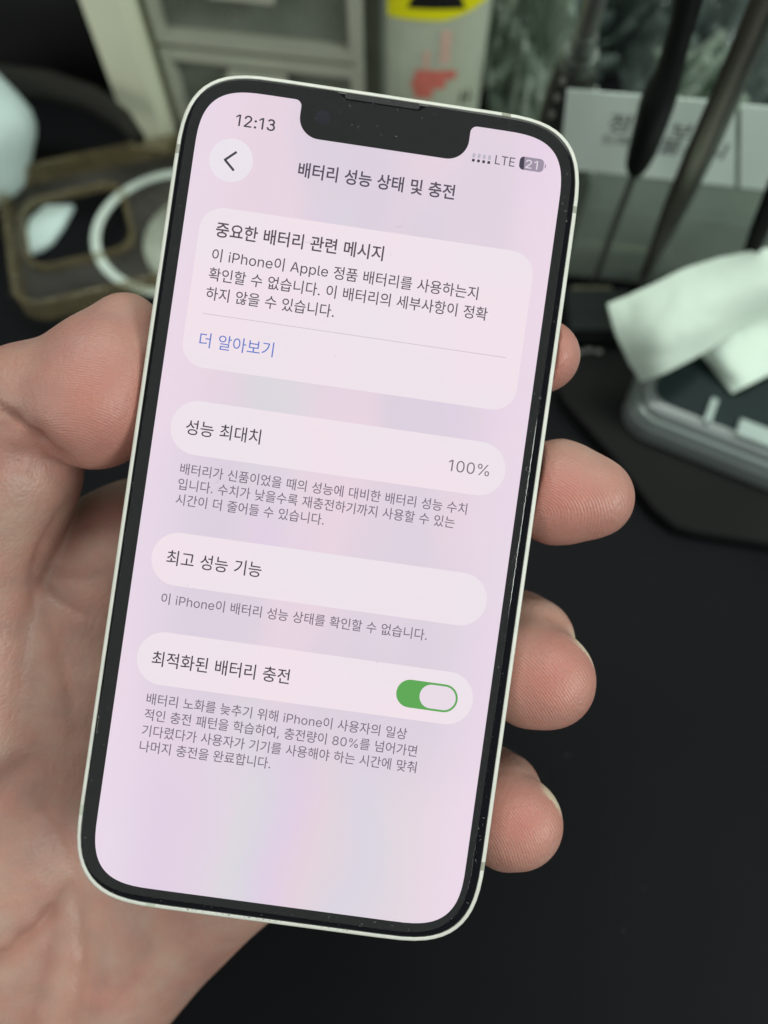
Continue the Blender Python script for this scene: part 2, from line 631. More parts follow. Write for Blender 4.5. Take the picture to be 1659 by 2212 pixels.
for q, nm, rd in ((((1225, 192), (1590, 222), (1588, 402), (1208, 362)), "label_card", 0), (((1601, 226), (1760, 238), (1760, 420), (1598, 404)), "label_card", 0)):
    P4 = [box_uz(*c) for c in q]
    g = MB()
    g.loft([[(u_, -0.0010, z_) for u_, z_ in P4], [(u_, -0.0004, z_) for u_, z_ in P4]])
    lc = g.build(nm, paper_m, box)
    if q[0][0] == 1225:
        card = lc


# outlines of the sans-serif digits and Latin letters: advance, loops (thousandths)
GLYPH = {"0":[453,[[[227,-7],[191,-3],[158,7],[130,24],[105,48],[85,77],[69,113],[57,155],[50,202],[48,254],[50,306],[57,353],[69,395],[85,431],[106,461],[130,484],[159,502],[191,512],[227,516],[262,512],[295,502],[323,484],[348,461],[368,431],[384,395],[396,353],[403,306],[405,254],[403,202],[396,155],[384,113],[368,77],[348,48],[323,24],[295,7],[263,-3]],[[227,50],[250,52],[271,60],[290,74],[306,92],[320,116],[330,144],[338,176],[342,213],[344,254],[342,295],[338,332],[330,365],[320,393],[306,416],[290,435],[271,449],[250,457],[227,460],[203,457],[182,449],[163,435],[147,416],[134,393],[123,365],[115,332],[111,295],[109,254],[111,213],[115,176],[123,144],[134,116],[147,92],[163,74],[182,60],[203,52]]]],"1":[365,[[[254,509],[254,0],[190,0],[190,452],[64,358],[64,427],[176,509]]]],"2":[453,[[[64,0],[64,47],[234,229],[252,248],[268,266],[282,282],[294,298],[303,312],[311,327],[316,341],[319,356],[320,371],[319,389],[315,405],[308,419],[298,431],[287,441],[273,449],[258,455],[241,458],[224,460],[205,458],[188,454],[172,447],[159,438],[148,427],[139,413],[132,398],[128,381],[127,362],[66,362],[68,391],[75,418],[86,442],[102,464],[121,482],[143,496],[168,507],[196,513],[225,516],[254,513],[281,507],[306,497],[328,482],[346,465],[361,445],[372,423],[379,398],[381,372],[380,354],[377,336],[371,318],[363,299],[351,280],[336,259],[317,235],[294,209],[267,180],[153,60],[153,57],[389,57],[389,0]]]],"3":[453,[[[218,-7],[188,-5],[159,1],[133,10],[108,22],[88,38],[70,57],[57,79],[48,104],[44,132],[109,132],[112,115],[118,100],[126,87],[137,76],[150,66],[165,59],[182,54],[200,51],[219,50],[239,51],[258,55],[275,61],[291,69],[304,80],[315,93],[323,108],[328,125],[329,145],[328,163],[323,180],[316,196],[306,211],[292,223],[275,234],[254,241],[229,246],[201,248],[168,248],[168,302],[210,302],[233,305],[255,312],[274,325],[288,340],[297,359],[300,379],[297,399],[288,418],[274,433],[255,446],[233,453],[210,456],[187,453],[165,446],[146,433],[132,418],[123,399],[63,416],[75,442],[92,466],[115,485],[142,501],[172,510],[204,515],[236,513],[267,506],[296,494],[321,476],[341,454],[356,430],[364,403],[366,375],[361,348],[349,322],[332,298],[354,244],[371,222],[383,198],[391,173],[393,145],[390,116],[383,90],[370,66],[354,45],[333,27],[309,12],[281,2],[251,-5]]]],"5":[453,[[[221,-7],[192,-5],[165,1],[140,11],[118,25],[99,41],[83,60],[71,82],[63,105],[60,130],[122,130],[125,115],[130,102],[138,89],[148,78],[160,68],[173,60],[188,54],[204,51],[221,50],[241,51],[259,56],[276,64],[291,75],[304,89],[314,104],[322,122],[326,141],[328,162],[326,183],[321,203],[314,221],[303,237],[290,251],[275,262],[257,270],[238,275],[218,277],[201,276],[184,273],[167,268],[152,262],[139,255],[128,246],[67,253],[96,509],[366,509],[366,452],[151,452],[134,301],[136,301],[148,311],[162,318],[178,325],[194,330],[212,333],[229,334],[252,332],[274,328],[294,321],[313,311],[330,299],[345,285],[358,269],[370,251],[379,231],[386,210],[390,187],[391,163],[388,132],[381,102],[369,76],[352,52],[332,32],[309,15],[282,3],[253,-4]]]],"8":[453,[[[226,-7],[193,-5],[163,1],[136,11],[111,25],[91,42],[74,62],[62,84],[54,109],[52,135],[53,156],[58,176],[65,195],[75,212],[87,228],[101,241],[117,252],[134,260],[153,265],[153,267],[129,276],[109,289],[93,308],[80,330],[73,354],[70,380],[73,405],[79,429],[90,450],[106,469],[124,485],[146,498],[170,508],[197,514],[226,516],[255,514],[282,508],[306,498],[328,485],[346,469],[361,450],[373,429],[379,405],[382,380],[379,354],[372,330],[359,308],[343,289],[323,276],[300,267],[300,265],[319,260],[335,252],[351,241],[365,228],[377,212],[387,195],[395,176],[399,156],[401,135],[398,109],[391,84],[378,62],[362,42],[341,25],[317,11],[289,1],[259,-5]],[[226,49],[248,50],[267,54],[285,60],[300,69],[313,79],[323,91],[331,106],[335,121],[337,139],[335,157],[330,173],[322,189],[312,202],[298,213],[283,223],[265,230],[247,234],[226,235],[206,234],[187,230],[169,223],[154,213],[140,202],[130,189],[122,173],[117,157],[115,139],[117,121],[121,106],[129,91],[139,79],[152,69],[167,60],[185,54],[205,50]],[[226,290],[244,291],[260,294],[274,300],[287,308],[298,318],[307,330],[314,344],[318,359],[319,376],[318,392],[314,407],[308,420],[299,432],[288,442],[275,449],[260,455],[244,459],[226,460],[208,459],[192,455],[177,449],[164,442],[153,432],[145,420],[138,407],[134,392],[133,376],[134,359],[138,344],[145,330],[154,318],[165,308],[178,300],[193,294],[209,291]]]],":":[188,[[[95,-4],[83,-3],[73,1],[63,9],[55,18],[51,29],[50,41],[51,53],[55,64],[63,73],[73,81],[83,85],[95,87],[107,85],[118,81],[128,73],[135,64],[140,53],[141,41],[140,29],[135,18],[128,9],[118,1],[107,-3]],[[95,271],[83,272],[73,277],[63,284],[55,294],[51,304],[50,316],[51,328],[55,339],[63,349],[73,356],[83,360],[95,362],[107,360],[118,356],[128,349],[135,339],[140,328],[141,316],[140,304],[135,294],[128,284],[118,277],[107,272]]]],"%":[676,[[[175,283],[155,284],[137,289],[121,297],[107,308],[95,320],[86,335],[80,351],[76,369],[75,388],[75,412],[76,431],[80,448],[87,464],[96,479],[107,492],[121,503],[137,511],[155,515],[175,517],[196,515],[214,511],[230,503],[244,492],[255,479],[264,464],[270,448],[274,431],[276,412],[276,388],[274,369],[270,351],[264,335],[255,320],[244,308],[230,297],[214,289],[196,284]],[[175,327],[191,329],[203,335],[212,346],[218,358],[222,372],[223,388],[223,412],[222,428],[219,441],[213,454],[204,464],[191,470],[175,473],[160,470],[148,464],[138,454],[132,441],[128,428],[127,412],[127,388],[128,372],[132,358],[138,346],[147,335],[160,329]],[[501,-10],[481,-8],[462,-3],[446,5],[432,15],[421,28],[412,43],[406,59],[402,77],[400,95],[400,120],[402,138],[406,156],[412,172],[421,187],[433,200],[447,210],[463,218],[481,223],[501,225],[522,223],[540,218],[556,210],[570,200],[581,187],[590,172],[596,156],[600,138],[601,120],[601,95],[600,77],[596,59],[589,43],[580,28],[569,15],[555,5],[540,-3],[521,-8]],[[501,35],[517,37],[529,43],[538,53],[544,66],[548,80],[549,95],[549,120],[548,135],[544,149],[538,162],[529,172],[517,178],[501,180],[486,178],[473,172],[464,162],[458,149],[454,135],[453,120],[453,95],[454,80],[458,66],[464,53],[473,43],[485,37]],[[132,0],[482,509],[540,509],[191,0]]]],"L":[393,[[[60,0],[60,509],[125,509],[125,57],[361,57],[361,0]]]],"T":[448,[[[32,452],[32,509],[417,509],[417,452],[257,452],[257,0],[193,0],[193,452]]]],"E":[418,[[[60,0],[60,509],[372,509],[372,452],[125,452],[125,286],[355,286],[355,229],[125,229],[125,57],[375,57],[375,0]]]],"i":[166,[[[53,0],[53,379],[114,379],[114,0]],[[84,443],[73,444],[63,448],[54,455],[47,463],[43,472],[41,483],[43,494],[47,504],[54,512],[63,518],[73,522],[84,524],[95,522],[105,518],[114,512],[121,504],[125,494],[126,483],[125,472],[121,463],[114,455],[105,448],[95,444]]]],"P":[444,[[[60,0],[60,509],[235,509],[272,506],[305,499],[332,487],[356,471],[375,452],[390,430],[400,404],[407,377],[409,348],[407,318],[400,291],[390,265],[375,243],[356,223],[332,207],[305,195],[272,188],[235,186],[125,186],[125,0]],[[125,242],[233,242],[257,244],[279,248],[297,256],[312,266],[324,279],[333,294],[339,310],[343,328],[344,348],[343,367],[339,385],[333,402],[324,416],[312,428],[297,439],[279,446],[257,451],[232,452],[125,452]]]],"h":[410,[[[114,227],[114,0],[53,0],[53,509],[114,509],[114,287],[102,287],[116,319],[132,344],[152,362],[175,374],[200,382],[227,384],[252,383],[275,377],[295,369],[313,356],[328,340],[341,321],[350,298],[355,271],[357,240],[357,0],[296,0],[296,235],[293,263],[286,286],[273,304],[256,318],[235,326],[210,329],[192,328],[176,324],[161,317],[147,308],[136,297],[126,283],[119,266],[115,248]]]],"o":[415,[[[207,-8],[174,-5],[144,3],[117,16],[93,35],[72,58],[56,85],[44,116],[37,150],[34,187],[37,225],[44,260],[56,291],[72,318],[93,341],[117,360],[144,374],[174,382],[207,384],[241,382],[271,374],[299,360],[323,341],[343,318],[359,291],[371,260],[379,225],[381,187],[379,150],[371,116],[359,85],[343,58],[323,35],[299,16],[271,3],[241,-5]],[[207,46],[231,49],[252,55],[270,66],[285,80],[298,97],[307,117],[314,139],[318,163],[319,187],[318,212],[314,236],[307,258],[298,278],[285,296],[270,310],[252,321],[231,328],[207,330],[184,328],[163,321],[145,310],[130,296],[118,278],[108,258],[102,236],[98,212],[96,187],[98,163],[102,139],[108,117],[118,97],[130,80],[145,66],[163,55],[184,49]]]],"n":[410,[[[114,227],[114,0],[53,0],[53,379],[112,379],[112,287],[102,287],[116,319],[132,344],[152,362],[175,374],[200,382],[227,384],[252,383],[275,377],[295,369],[313,356],[328,340],[341,321],[350,298],[355,271],[357,240],[357,0],[296,0],[296,235],[293,263],[286,286],[273,304],[256,318],[235,326],[210,329],[192,328],[176,324],[161,317],[147,308],[136,297],[126,283],[119,266],[115,248]]]],"e":[404,[[[212,-8],[177,-5],[145,3],[117,16],[92,35],[72,58],[56,85],[44,116],[37,150],[34,187],[36,224],[44,258],[55,290],[71,317],[91,340],[115,359],[142,373],[172,382],[205,384],[226,383],[246,380],[266,374],[285,366],[303,355],[319,341],[334,324],[347,305],[357,282],[365,256],[370,227],[371,194],[371,169],[97,169],[98,151],[102,127],[110,106],[121,88],[135,73],[151,61],[169,53],[190,48],[212,46],[227,47],[241,49],[254,53],[265,58],[276,65],[285,73],[294,82],[300,93],[306,105],[365,91],[358,72],[348,55],[335,39],[320,26],[302,14],[283,4],[261,-3],[237,-7]],[[309,217],[308,226],[304,248],[298,269],[288,286],[277,301],[263,314],[246,323],[227,328],[205,330],[183,328],[164,323],[146,313],[131,301],[119,286],[109,270],[102,251],[97,231],[96,217]]]],"A":[479,[[[16,0],[201,509],[276,509],[463,0],[395,0],[287,302],[280,323],[272,346],[264,372],[255,402],[244,438],[232,478],[245,478],[233,437],[222,402],[213,371],[204,345],[197,322],[191,302],[85,0]],[[110,142],[110,199],[370,199],[370,142]]]],"p":[424,[[[53,-143],[53,379],[112,379],[112,319],[118,319],[123,327],[130,336],[137,346],[147,355],[158,364],[171,373],[188,379],[207,383],[229,384],[259,382],[287,374],[313,361],[335,342],[354,320],[370,293],[381,261],[388,227],[390,189],[388,151],[381,116],[370,84],[355,57],[336,34],[313,16],[288,3],[260,-6],[229,-8],[208,-7],[189,-3],[173,4],[159,12],[147,21],[138,31],[130,41],[124,50],[118,59],[114,59],[114,-143]],[[220,47],[242,49],[262,55],[279,66],[294,80],[306,97],[316,117],[323,139],[327,163],[328,189],[327,215],[323,239],[316,261],[307,281],[295,298],[280,311],[262,322],[243,328],[220,330],[198,328],[178,322],[161,312],[147,299],[134,282],[125,263],[118,241],[114,216],[113,189],[114,162],[118,138],[125,115],[135,95],[147,78],[162,65],[179,55],[198,49]]]],"l":[189,[[[139,-2],[112,0],[91,8],[74,20],[62,37],[55,59],[53,84],[53,509],[114,509],[114,99],[114,83],[117,71],[120,62],[126,57],[135,53],[146,52],[152,52],[157,52],[160,53],[164,53],[167,54],[170,54],[181,3],[175,1],[169,0],[162,-1],[154,-2],[147,-2]]]],",":[188,[[[38,-119],[68,71],[137,71],[84,-119]]]],".":[188,[[[95,-4],[83,-3],[73,1],[63,9],[55,18],[51,29],[50,41],[51,53],[55,64],[63,73],[73,81],[83,85],[95,87],[107,85],[118,81],[128,73],[135,64],[140,53],[141,41],[140,29],[135,18],[128,9],[118,1],[107,-3]]]]}
CAPH = max(p[1] for p in GLYPH["E"][1][0]) / 1000
TM = {}


def text_mesh(body, off=0.0):
    """one run through the built-in font (Hangul)"""
    if (body, off) in TM:
        return TM[(body, off)]
    c = bpy.data.curves.new("txt", 'FONT')
    c.body = body
    c.offset = off
    o = bpy.data.objects.new("txt", c)
    COL.objects.link(o)
    bpy.context.view_layer.update()
    dg = bpy.context.evaluated_depsgraph_get()
    me = bpy.data.meshes.new_from_object(o.evaluated_get(dg))
    V = np.array([v.co[:] for v in me.vertices]) if len(me.vertices) else np.zeros((0, 3))
    Fs = [tuple(p.vertices) for p in me.polygons]
    bpy.data.objects.remove(o)
    bpy.data.curves.remove(c)
    bpy.data.meshes.remove(me)
    TM[(body, off)] = (V, Fs)
    return V, Fs


def inside(p, L):
    r = False
    for (x0, y0), (x1, y1) in zip(L, L[1:] + L[:1]):
        if (y0 > p[1]) != (y1 > p[1]) and p[0] < (x1 - x0) * (p[1] - y0) / (y1 - y0) + x0:
            r = not r
    return r


def latin(ch, off):
    key = (ch, off, 'L')
    if key in TM:
        return TM[key]
    from mathutils.geometry import tessellate_polygon
    k = .705 / CAPH / 1000
    loops = GLYPH[ch][1]
    V, Fs = [], []
    res = []
    for i, L in enumerate(loops):
        hole = sum(inside(L[0], M_) for j, M_ in enumerate(loops) if j != i) % 2
        ar = sum(a[0] * b_[1] - b_[0] * a[1] for a, b_ in zip(L, L[1:] + L[:1]))
        if (ar > 0) == bool(hole):
            L = L[::-1]
        q = np.array(L, float) * k
        e0 = q - np.roll(q, 1, 0)
        e1 = np.roll(q, -1, 0) - q
        d = e0 / (np.linalg.norm(e0, axis=1, keepdims=True) + 1e-9) + e1 / (np.linalg.norm(e1, axis=1, keepdims=True) + 1e-9)
        d /= np.linalg.norm(d, axis=1, keepdims=True) + 1e-9
        q = q + np.stack([d[:, 1], -d[:, 0]], 1) * off
        res.append((q, hole, L))
    for i, (q, hole, L) in enumerate(res):
        if hole:
            continue
        grp = [q] + [r_[0] for r_ in res if r_[1] and inside(r_[2][0], L)]
        tri = tessellate_polygon([[Vector((p[0], p[1], 0)) for p in G_] for G_ in grp])
        b_ = len(V)
        for G_ in grp:
            V += [(p[0], p[1], 0) for p in G_]
        Fs += [tuple(b_ + t_ for t_ in tt) for tt in tri]
    TM[key] = (np.array(V), Fs)
    return TM[key]


def compose(body, off=0.0):
    """string -> vertices in em units and faces"""
    x = 0.0
    V, Fs = [], []
    for ch in body:
        if ch == ' ':
            x += .29
            continue
        if ch in GLYPH:
            v, f = latin(ch, off * .55)
            v = v * [1, 1, 1]
            adv = GLYPH[ch][0] / 1000 * .705 / CAPH
        else:
            v, f = text_mesh(ch, off)
            v = v * [.946, 1.028, 1]
            adv = .87
        b_ = sum(len(q) for q in V)
        V.append(v + [x, 0, 0])
        Fs += [tuple(b_ + t_ for t_ in tt) for tt in f]
        x += adv
    return np.concatenate(V), Fs


pen = mat("marker_ink", (0.05, 0.055, 0.06), .5)
g = MB()
for body, xa, xb, yc in (("정", 1316, 1362, 262), ("보", 1450, 1498, 278), ("드라", 1301, 1362, 298), ("불스시", 1426, 1575, 312)):
    V, Fs = text_mesh(body, 0.004)
    a0 = box_uz(xa, yc); a1 = box_uz(xb, yc)
    sc = (a1[0] - a0[0]) / (V[:, 0].max() - V[:, 0].min())
    zc = (V[:, 1].max() + V[:, 1].min()) / 2
    g.add([(a0[0] + (v[0] - V[:, 0].min()) * sc, -0.00115, a0[1] + (v[1] - zc) * sc * 0.8) for v in V], Fs)
g.build("handwriting", pen, card, fix=False)

# tools leaning in front of the box
def rod(g, spec, n=20, flat=1.0):
    pts, rr = [], []
    for x, y, h, yw in spec:
        p = ony(x, y, yw)
        pts.append(p)
        rr.append(h * depth(p) / F_PX)
    g.tube(pts, rr, n, flat=flat)


black_h = mat("black_handle", (0.008, 0.009, 0.009), 0.42, var=.2)
steel = mat("dull_steel", (0.26, 0.28, 0.25), 0.38, metal=0.8, var=.25, scale=90)
brown = mat("bronze_steel", (0.24, 0.23, 0.19), 0.35, metal=0.85, var=.25, scale=60)
t1 = empty("screwdriver", ony(1287, 596, .222), "screwdriver with a smooth black handle and thin shaft, in front of the white label", "screwdriver")


def part(name, spec, m, par, n=20, flat=1.0, smooth=True):
    g = MB()
    rod(g, spec, n, flat)
    o = g.build(name, m, None, smooth)
    o.parent = par
    o.matrix_parent_inverse = Matrix.Translation(-Vector(par.location))
    return o


part("shaft", [(1285, 606, 6, .221), (1327, 490, 7, .220), (1371, 374, 8, .219)], steel, t1, 16)
part("handle", [(1371, 379, 8, .219), (1373, 370, 18, .219), (1377, 354, 25, .2188), (1388, 324, 31, .2185), (1405, 272, 35, .2182), (1420, 222, 38, .218), (1429, 195, 37, .218), (1447, 150, 29, .218),
                (1466, 80, 27, .2175), (1480, 30, 29, .217), (1500, -70, 36, .2165)], black_h, t1, 24)
t2 = empty("tweezers", ony(1388, 600, .215), "thick bronze toned steel tweezers slanting beside the black handled screwdriver", "tweezers")
part("arm", [(1386, 600, 8, .214), (1424, 515, 15, .213), (1456, 440, 22, .212), (1508, 325, 27, .210), (1567, 186, 25, .208), (1612, 80, 26, .206), (1680, -80, 28, .204)], brown, t2, 10, .5)
part("arm", [(1396, 600, 5, .2165), (1442, 515, 8, .216), (1482, 440, 10, .2155), (1540, 325, 11, .214), (1601, 186, 11, .212), (1650, 80, 11, .211), (1722, -80, 12, .209)], steel, t2, 10, .5)
t3 = empty("knurled_driver", ony(1180, 350, .25), "dark knurled metal driver rising from behind the phone's top right corner", "driver")
part("shaft", [(1262, 84, 24, .245), (1290, -10, 24, .244), (1310, -80, 24, .243)], steel, t3)
part("collar", [(1258, 108, 28, .2455), (1260, 92, 30, .2453), (1267, 72, 27, .245)], mat("bright_collar", (.30, .33, .30), .3, metal=.8, var=.3), t3)
part("collar", [(1247, 138, 42, .247), (1252, 122, 42, .2465), (1256, 111, 38, .246)], mat("bright_collar_low", (.22, .25, .22), .3, metal=.8, var=.3), t3)
kn = mat("knurled_steel", (0.06, 0.063, 0.055), 0.45, metal=0.6, var=.2)
part("grip", [(1150, 420, 44, .250), (1180, 350, 46, .249), (1205, 270, 45, .2485), (1230, 190, 46, .248), (1246, 142, 45, .247)], kn, t3)
stud = mat("grip_stud", (0.20, 0.21, 0.18), .35, metal=.6)
for i in range(5):
    for s_ in (-1, 1):
        y = 175 + i * 36 + (10 if s_ > 0 else 0)
        x = 1240 - (y - 150) * 0.33 + s_ * 16
        p = ony(x, y, .2415)
        g = MB()
        g.tube([p, p + Vector((0, -0.0010, 0.0004))], [.0014, .0010], 10)
        o = g.build("grip_stud", stud, None, True)
        o.parent = t3
        o.matrix_parent_inverse = Matrix.Translation(-Vector(t3.location))
t4 = empty("pen", ony(1620, 556, .20), "short black rod at the right edge, its end resting above the pale paper", "pen")
part("barrel", [(1618, 560, 16, .20), (1640, 500, 20, .198), (1680, 400, 22, .196), (1720, 300, 22, .194)], blk, t4)

# black tray with silver grey device
g = MB()
tr_px = [(1205, 838), (1217, 862), (1262, 915), (1324, 985), (1412, 1099), (1461, 1138), (1509, 1150), (1660, 1174), (1900, 1215), (1900, 760), (1500, 640), (1300, 690)]
P = [onz(x, y, 0.006) for x, y in tr_px]
g.prism([(p.x, p.y) for p in P][::-1], 0.001, 0.006, 0.0012)
tag(g.build("rubber_tray", mat("black_tray_rubber", (0.009, 0.009, 0.009), 0.6, spec=.15, var=.3, scale=30), smooth=True), "thin black rubber tray under the grey device at the right", "tray")

c0 = onz(1326, 925, 0.0065)
c1 = onz(1659, 1058, 0.0065)
dv = c1 - c0
dev = empty("digital_scale", (c0.x, c0.y, 0.0065), "silver grey device with rounded corner and dark display, under the pale paper", "device")
dev.rotation_euler = (0, 0, math.atan2(dv.y, dv.x))
grey_m = mat("silver_grey_plastic", (0.20, 0.225, 0.225), 0.35, var=.08, coat=.3)
grey_l = mat("pale_grey_ridge", (0.30, 0.35, 0.34), 0.25, var=.1, coat=.5)
dark_t = mat("dark_teal_glass", (0.018, 0.030, 0.030), 0.12, var=.2)
DW, DD = 0.13, 0.085
g = MB(); g.prism(rrect(0, DW, 0, DD, 0.013), 0, 0.0085, .0015)
g.build("base", grey_m, dev, smooth=True)
g = MB(); g.prism(rrect(0.0012, DW - .0012, 0.0012, DD - .0012, 0.012), 0.0086, 0.0125, .001)
g.build("ridge", grey_l, dev, smooth=True)
g = MB(); g.prism(rrect(0.0028, DW - .0028, 0.0028, DD - .0028, 0.011), 0.0126, 0.0155, .001)
g.build("ridge", grey_m, dev, smooth=True)
g = MB(); g.prism(rrect(0.0075, DW - .0075, 0.0085, DD - .0075, 0.008), 0.0156, 0.0162)
g.build("display_window", dark_t, dev)
tabm = mat("pale_tab", (0.42, 0.50, 0.47), 0.3, var=.1)
for x0, x1, y0, y1 in ((0.0285, 0.0312, 0.0062, 0.018), (0.041, 0.058, 0.0058, 0.0135), (0.069, 0.0715, 0.0062, 0.016), (0.078, 0.094, 0.0058, 0.013)):
    g = MB(); g.box(x0, x1, y0, y1, 0.0163, 0.0178, .0005)
    g.build("button_tab", tabm, dev)

from mathutils import noise as mnoise
# folded pale paper resting over the device
def sheet(name, grid_px, m, label, cat, thick=0.0009):
    """rows of (x, y, height) control points, smoothly resampled"""
    G = np.array([[list(onz(x, y, z)) for x, y, z in row] for row in grid_px])

    def cr(a, t):
        n_ = len(a)
        k = min(int(t * (n_ - 1)), n_ - 2)
        f = t * (n_ - 1) - k
        p0, p1, p2, p3 = a[max(k - 1, 0)], a[k], a[k + 1], a[min(k + 2, n_ - 1)]
        return .5 * ((2 * p1) + (-p0 + p2) * f + (2 * p0 - 5 * p1 + 4 * p2 - p3) * f ** 2 + (-p0 + 3 * p1 - 3 * p2 + p3) * f ** 3)
    nn = 60
    vs_ = []
    for j in range(nn + 1):
        row = [cr(G[:, i], j / nn) for i in range(G.shape[1])]
        for i in range(nn + 1):
            q = Vector(cr(np.array(row), i / nn).tolist())
            q.z += .0022 * mnoise.noise(q * 38) + .0011 * (abs(mnoise.noise(q * 85 + Vector((3, 1, 7)))) - .2)
            vs_.append(tuple(q))
    fs = [(j * (nn + 1) + i, j * (nn + 1) + i + 1, (j + 1) * (nn + 1) + i + 1, (j + 1) * (nn + 1) + i) for j in range(nn) for i in range(nn)]
    g = MB(); g.add(vs_, fs)
    o = g.build(name, m, smooth=True, fix=False)
    md = o.modifiers.new("thickness", 'SOLIDIFY'); md.thickness = thick
    return tag(o, label, cat)


pap = mat("pale_green_paper", (0.66, 0.77, 0.67), 0.6, var=0.05, scale=25, bump=.15, bscale=300)
sheet("paper_sheet", [
    [(1311, 655, .050), (1400, 618, .055), (1500, 575, .058), (1600, 549, .056), (1740, 535, .050)],
    [(1328, 712, .044), (1410, 680, .052), (1510, 640, .056), (1610, 615, .053), (1740, 600, .048)],
    [(1350, 765, .037), (1425, 735, .047), (1515, 705, .049), (1605, 670, .044), (1740, 640, .040)],
    [(1386, 821, .030), (1440, 803, .036), (1530, 752, .038), (1610, 700, .034), (1740, 665, .030)]],
    pap, "pale green paper sheet curling over the grey device, upper fold", "paper")
sheet("paper_sheet", [
    [(1480, 742, .030), (1540, 705, .034), (1610, 675, .033), (1740, 640, .029)],
    [(1515, 762, .028), (1560, 745, .032), (1630, 720, .030), (1740, 700, .027)],
    [(1548, 800, .025), (1585, 800, .029), (1650, 780, .028), (1740, 765, .025)],
    [(1580, 852, .023), (1610, 836, .025), (1670, 806, .025), (1740, 790, .023)]],
    mat("pale_mint_paper", (0.70, 0.82, 0.72), 0.6, var=0.04, scale=25), "smaller pale mint paper corner poking out below the curled sheet", "paper")

# little dark clutter left of the paper
g = MB()
p0 = onz(1220, 745, 0.0065)
g.box(0, 0.028, 0, 0.022, 0, 0.010, .001)
cl_ = g.build("relay_block", mat("dark_block", (0.012, .016, .016), .3, var=.4, scale=90))
cl_.location = (p0.x, p0.y, 0.0065)
tag(cl_, "small dark component block between the phone edge and the paper", "component")
for k_, (x, y) in enumerate(((1222, 742), (1243, 748), (1262, 744), (1283, 747))):
    p0 = onz(x, y, 0.0066)
    g = MB(); g.box(0, .0026, 0, .0016, 0, .0014, .0003)
    o_ = g.build("solder_chip", mat("chip%d" % k_, (.3, .3, .28), .35, metal=.5))
    o_.location = (p0.x, p0.y - .0045, 0.0066)
    tag(o_, ("leftmost", "second from left", "third from left", "rightmost")[k_] + " of the tiny pale chips in a row below the dark component block", "chip", "solder chips in a row on the tray")
p0 = onz(1235, 652, 0.001)
g = MB(); g.box(0, .018, 0, .006, 0, .004, .001)
o_ = g.build("eraser_stub", mat("stub", (.22, .21, .15), .6, var=.3, scale=200))
o_.location = (p0.x, p0.y, 0.001)
tag(o_, "small beige stub on the black mat left of the paper's corner", "stub")

# ================================================================== PHONE
Rr = (-0.008179640699870353, -0.015579297659352807, 0.14119439414313267)
tv = (-9.414247633202395, -0.8702319441146354, 125.29332199765265)
wv = Vector(Rr)
Rc = Matrix.Rotation(wv.length, 3, wv.normalized())
xa = Rc @ Vector((1, 0, 0)); ya = Rc @ Vector((0, -1, 0)); za = Rc @ Vector((0, 0, -1))   # local y up, z to the viewer


def c2w(v):
    return RIGHT * v.x + DOWN * v.y + FWD * v.z


X_, Y_, Z_ = c2w(xa), c2w(ya), c2w(za)
O_ = cw(*tv)
S = 0.001
PM = Matrix(((X_.x * S, Y_.x * S, Z_.x * S, O_.x), (X_.y * S, Y_.y * S, Z_.y * S, O_.y), (X_.z * S, Y_.z * S, Z_.z * S, O_.z), (0, 0, 0, 1)))
PMu = Matrix(((X_.x, Y_.x, Z_.x, O_.x), (X_.y, Y_.y, Z_.y, O_.y), (X_.z, Y_.z, Z_.z, O_.z), (0, 0, 0, 1)))
phone = empty("smartphone", label="pale framed smartphone with a lit battery settings screen, held in the hand", cat="smartphone", M=PMu)


class MM(MB):
    """millimetre builder for the phone"""
    def build(s, *a, **k):
        s.v = [(x * S, y * S, z * S) for x, y, z in s.v]
        return MB.build(s, *a, **k)


alu, n, l, b = node_mat("pale_aluminium")
tc = N(n, 'ShaderNodeTexCoord')
no = N(n, 'ShaderNodeTexNoise', i_Scale=2500.0, i_Detail=3.0)
n2 = N(n, 'ShaderNodeTexNoise', i_Scale=260.0, i_Detail=5.0)
l.new(tc.outputs['Object'], no.inputs['Vector']); l.new(tc.outputs['Object'], n2.inputs['Vector'])
rp = N(n, 'ShaderNodeValToRGB')
rp.color_ramp.elements[0].color = (0.56, 0.55, 0.50, 1)
rp.color_ramp.elements[1].color = (0.76, 0.75, 0.70, 1)
l.new(n2.outputs['Fac'], rp.inputs[0])
l.new(rp.outputs[0], b.inputs['Base Color'])
b.inputs['Metallic'].default_value = 0.0
b.inputs['Roughness'].default_value = 0.38
bp = N(n, 'ShaderNodeBump', i_Strength=0.25, i_Distance=0.0001)
l.new(no.outputs['Fac'], bp.inputs['Height']); l.new(bp.outputs[0], b.inputs['Normal'])

OW, OH, OR = 71.5, 146.7, 11.4
GW_, GH_ = 69.75, 144.9


def sq(ins, z):
    return [(x, y, z) for x, y in squircle(OW - 2 * ins, OH - 2 * ins, OR - ins * .9)]


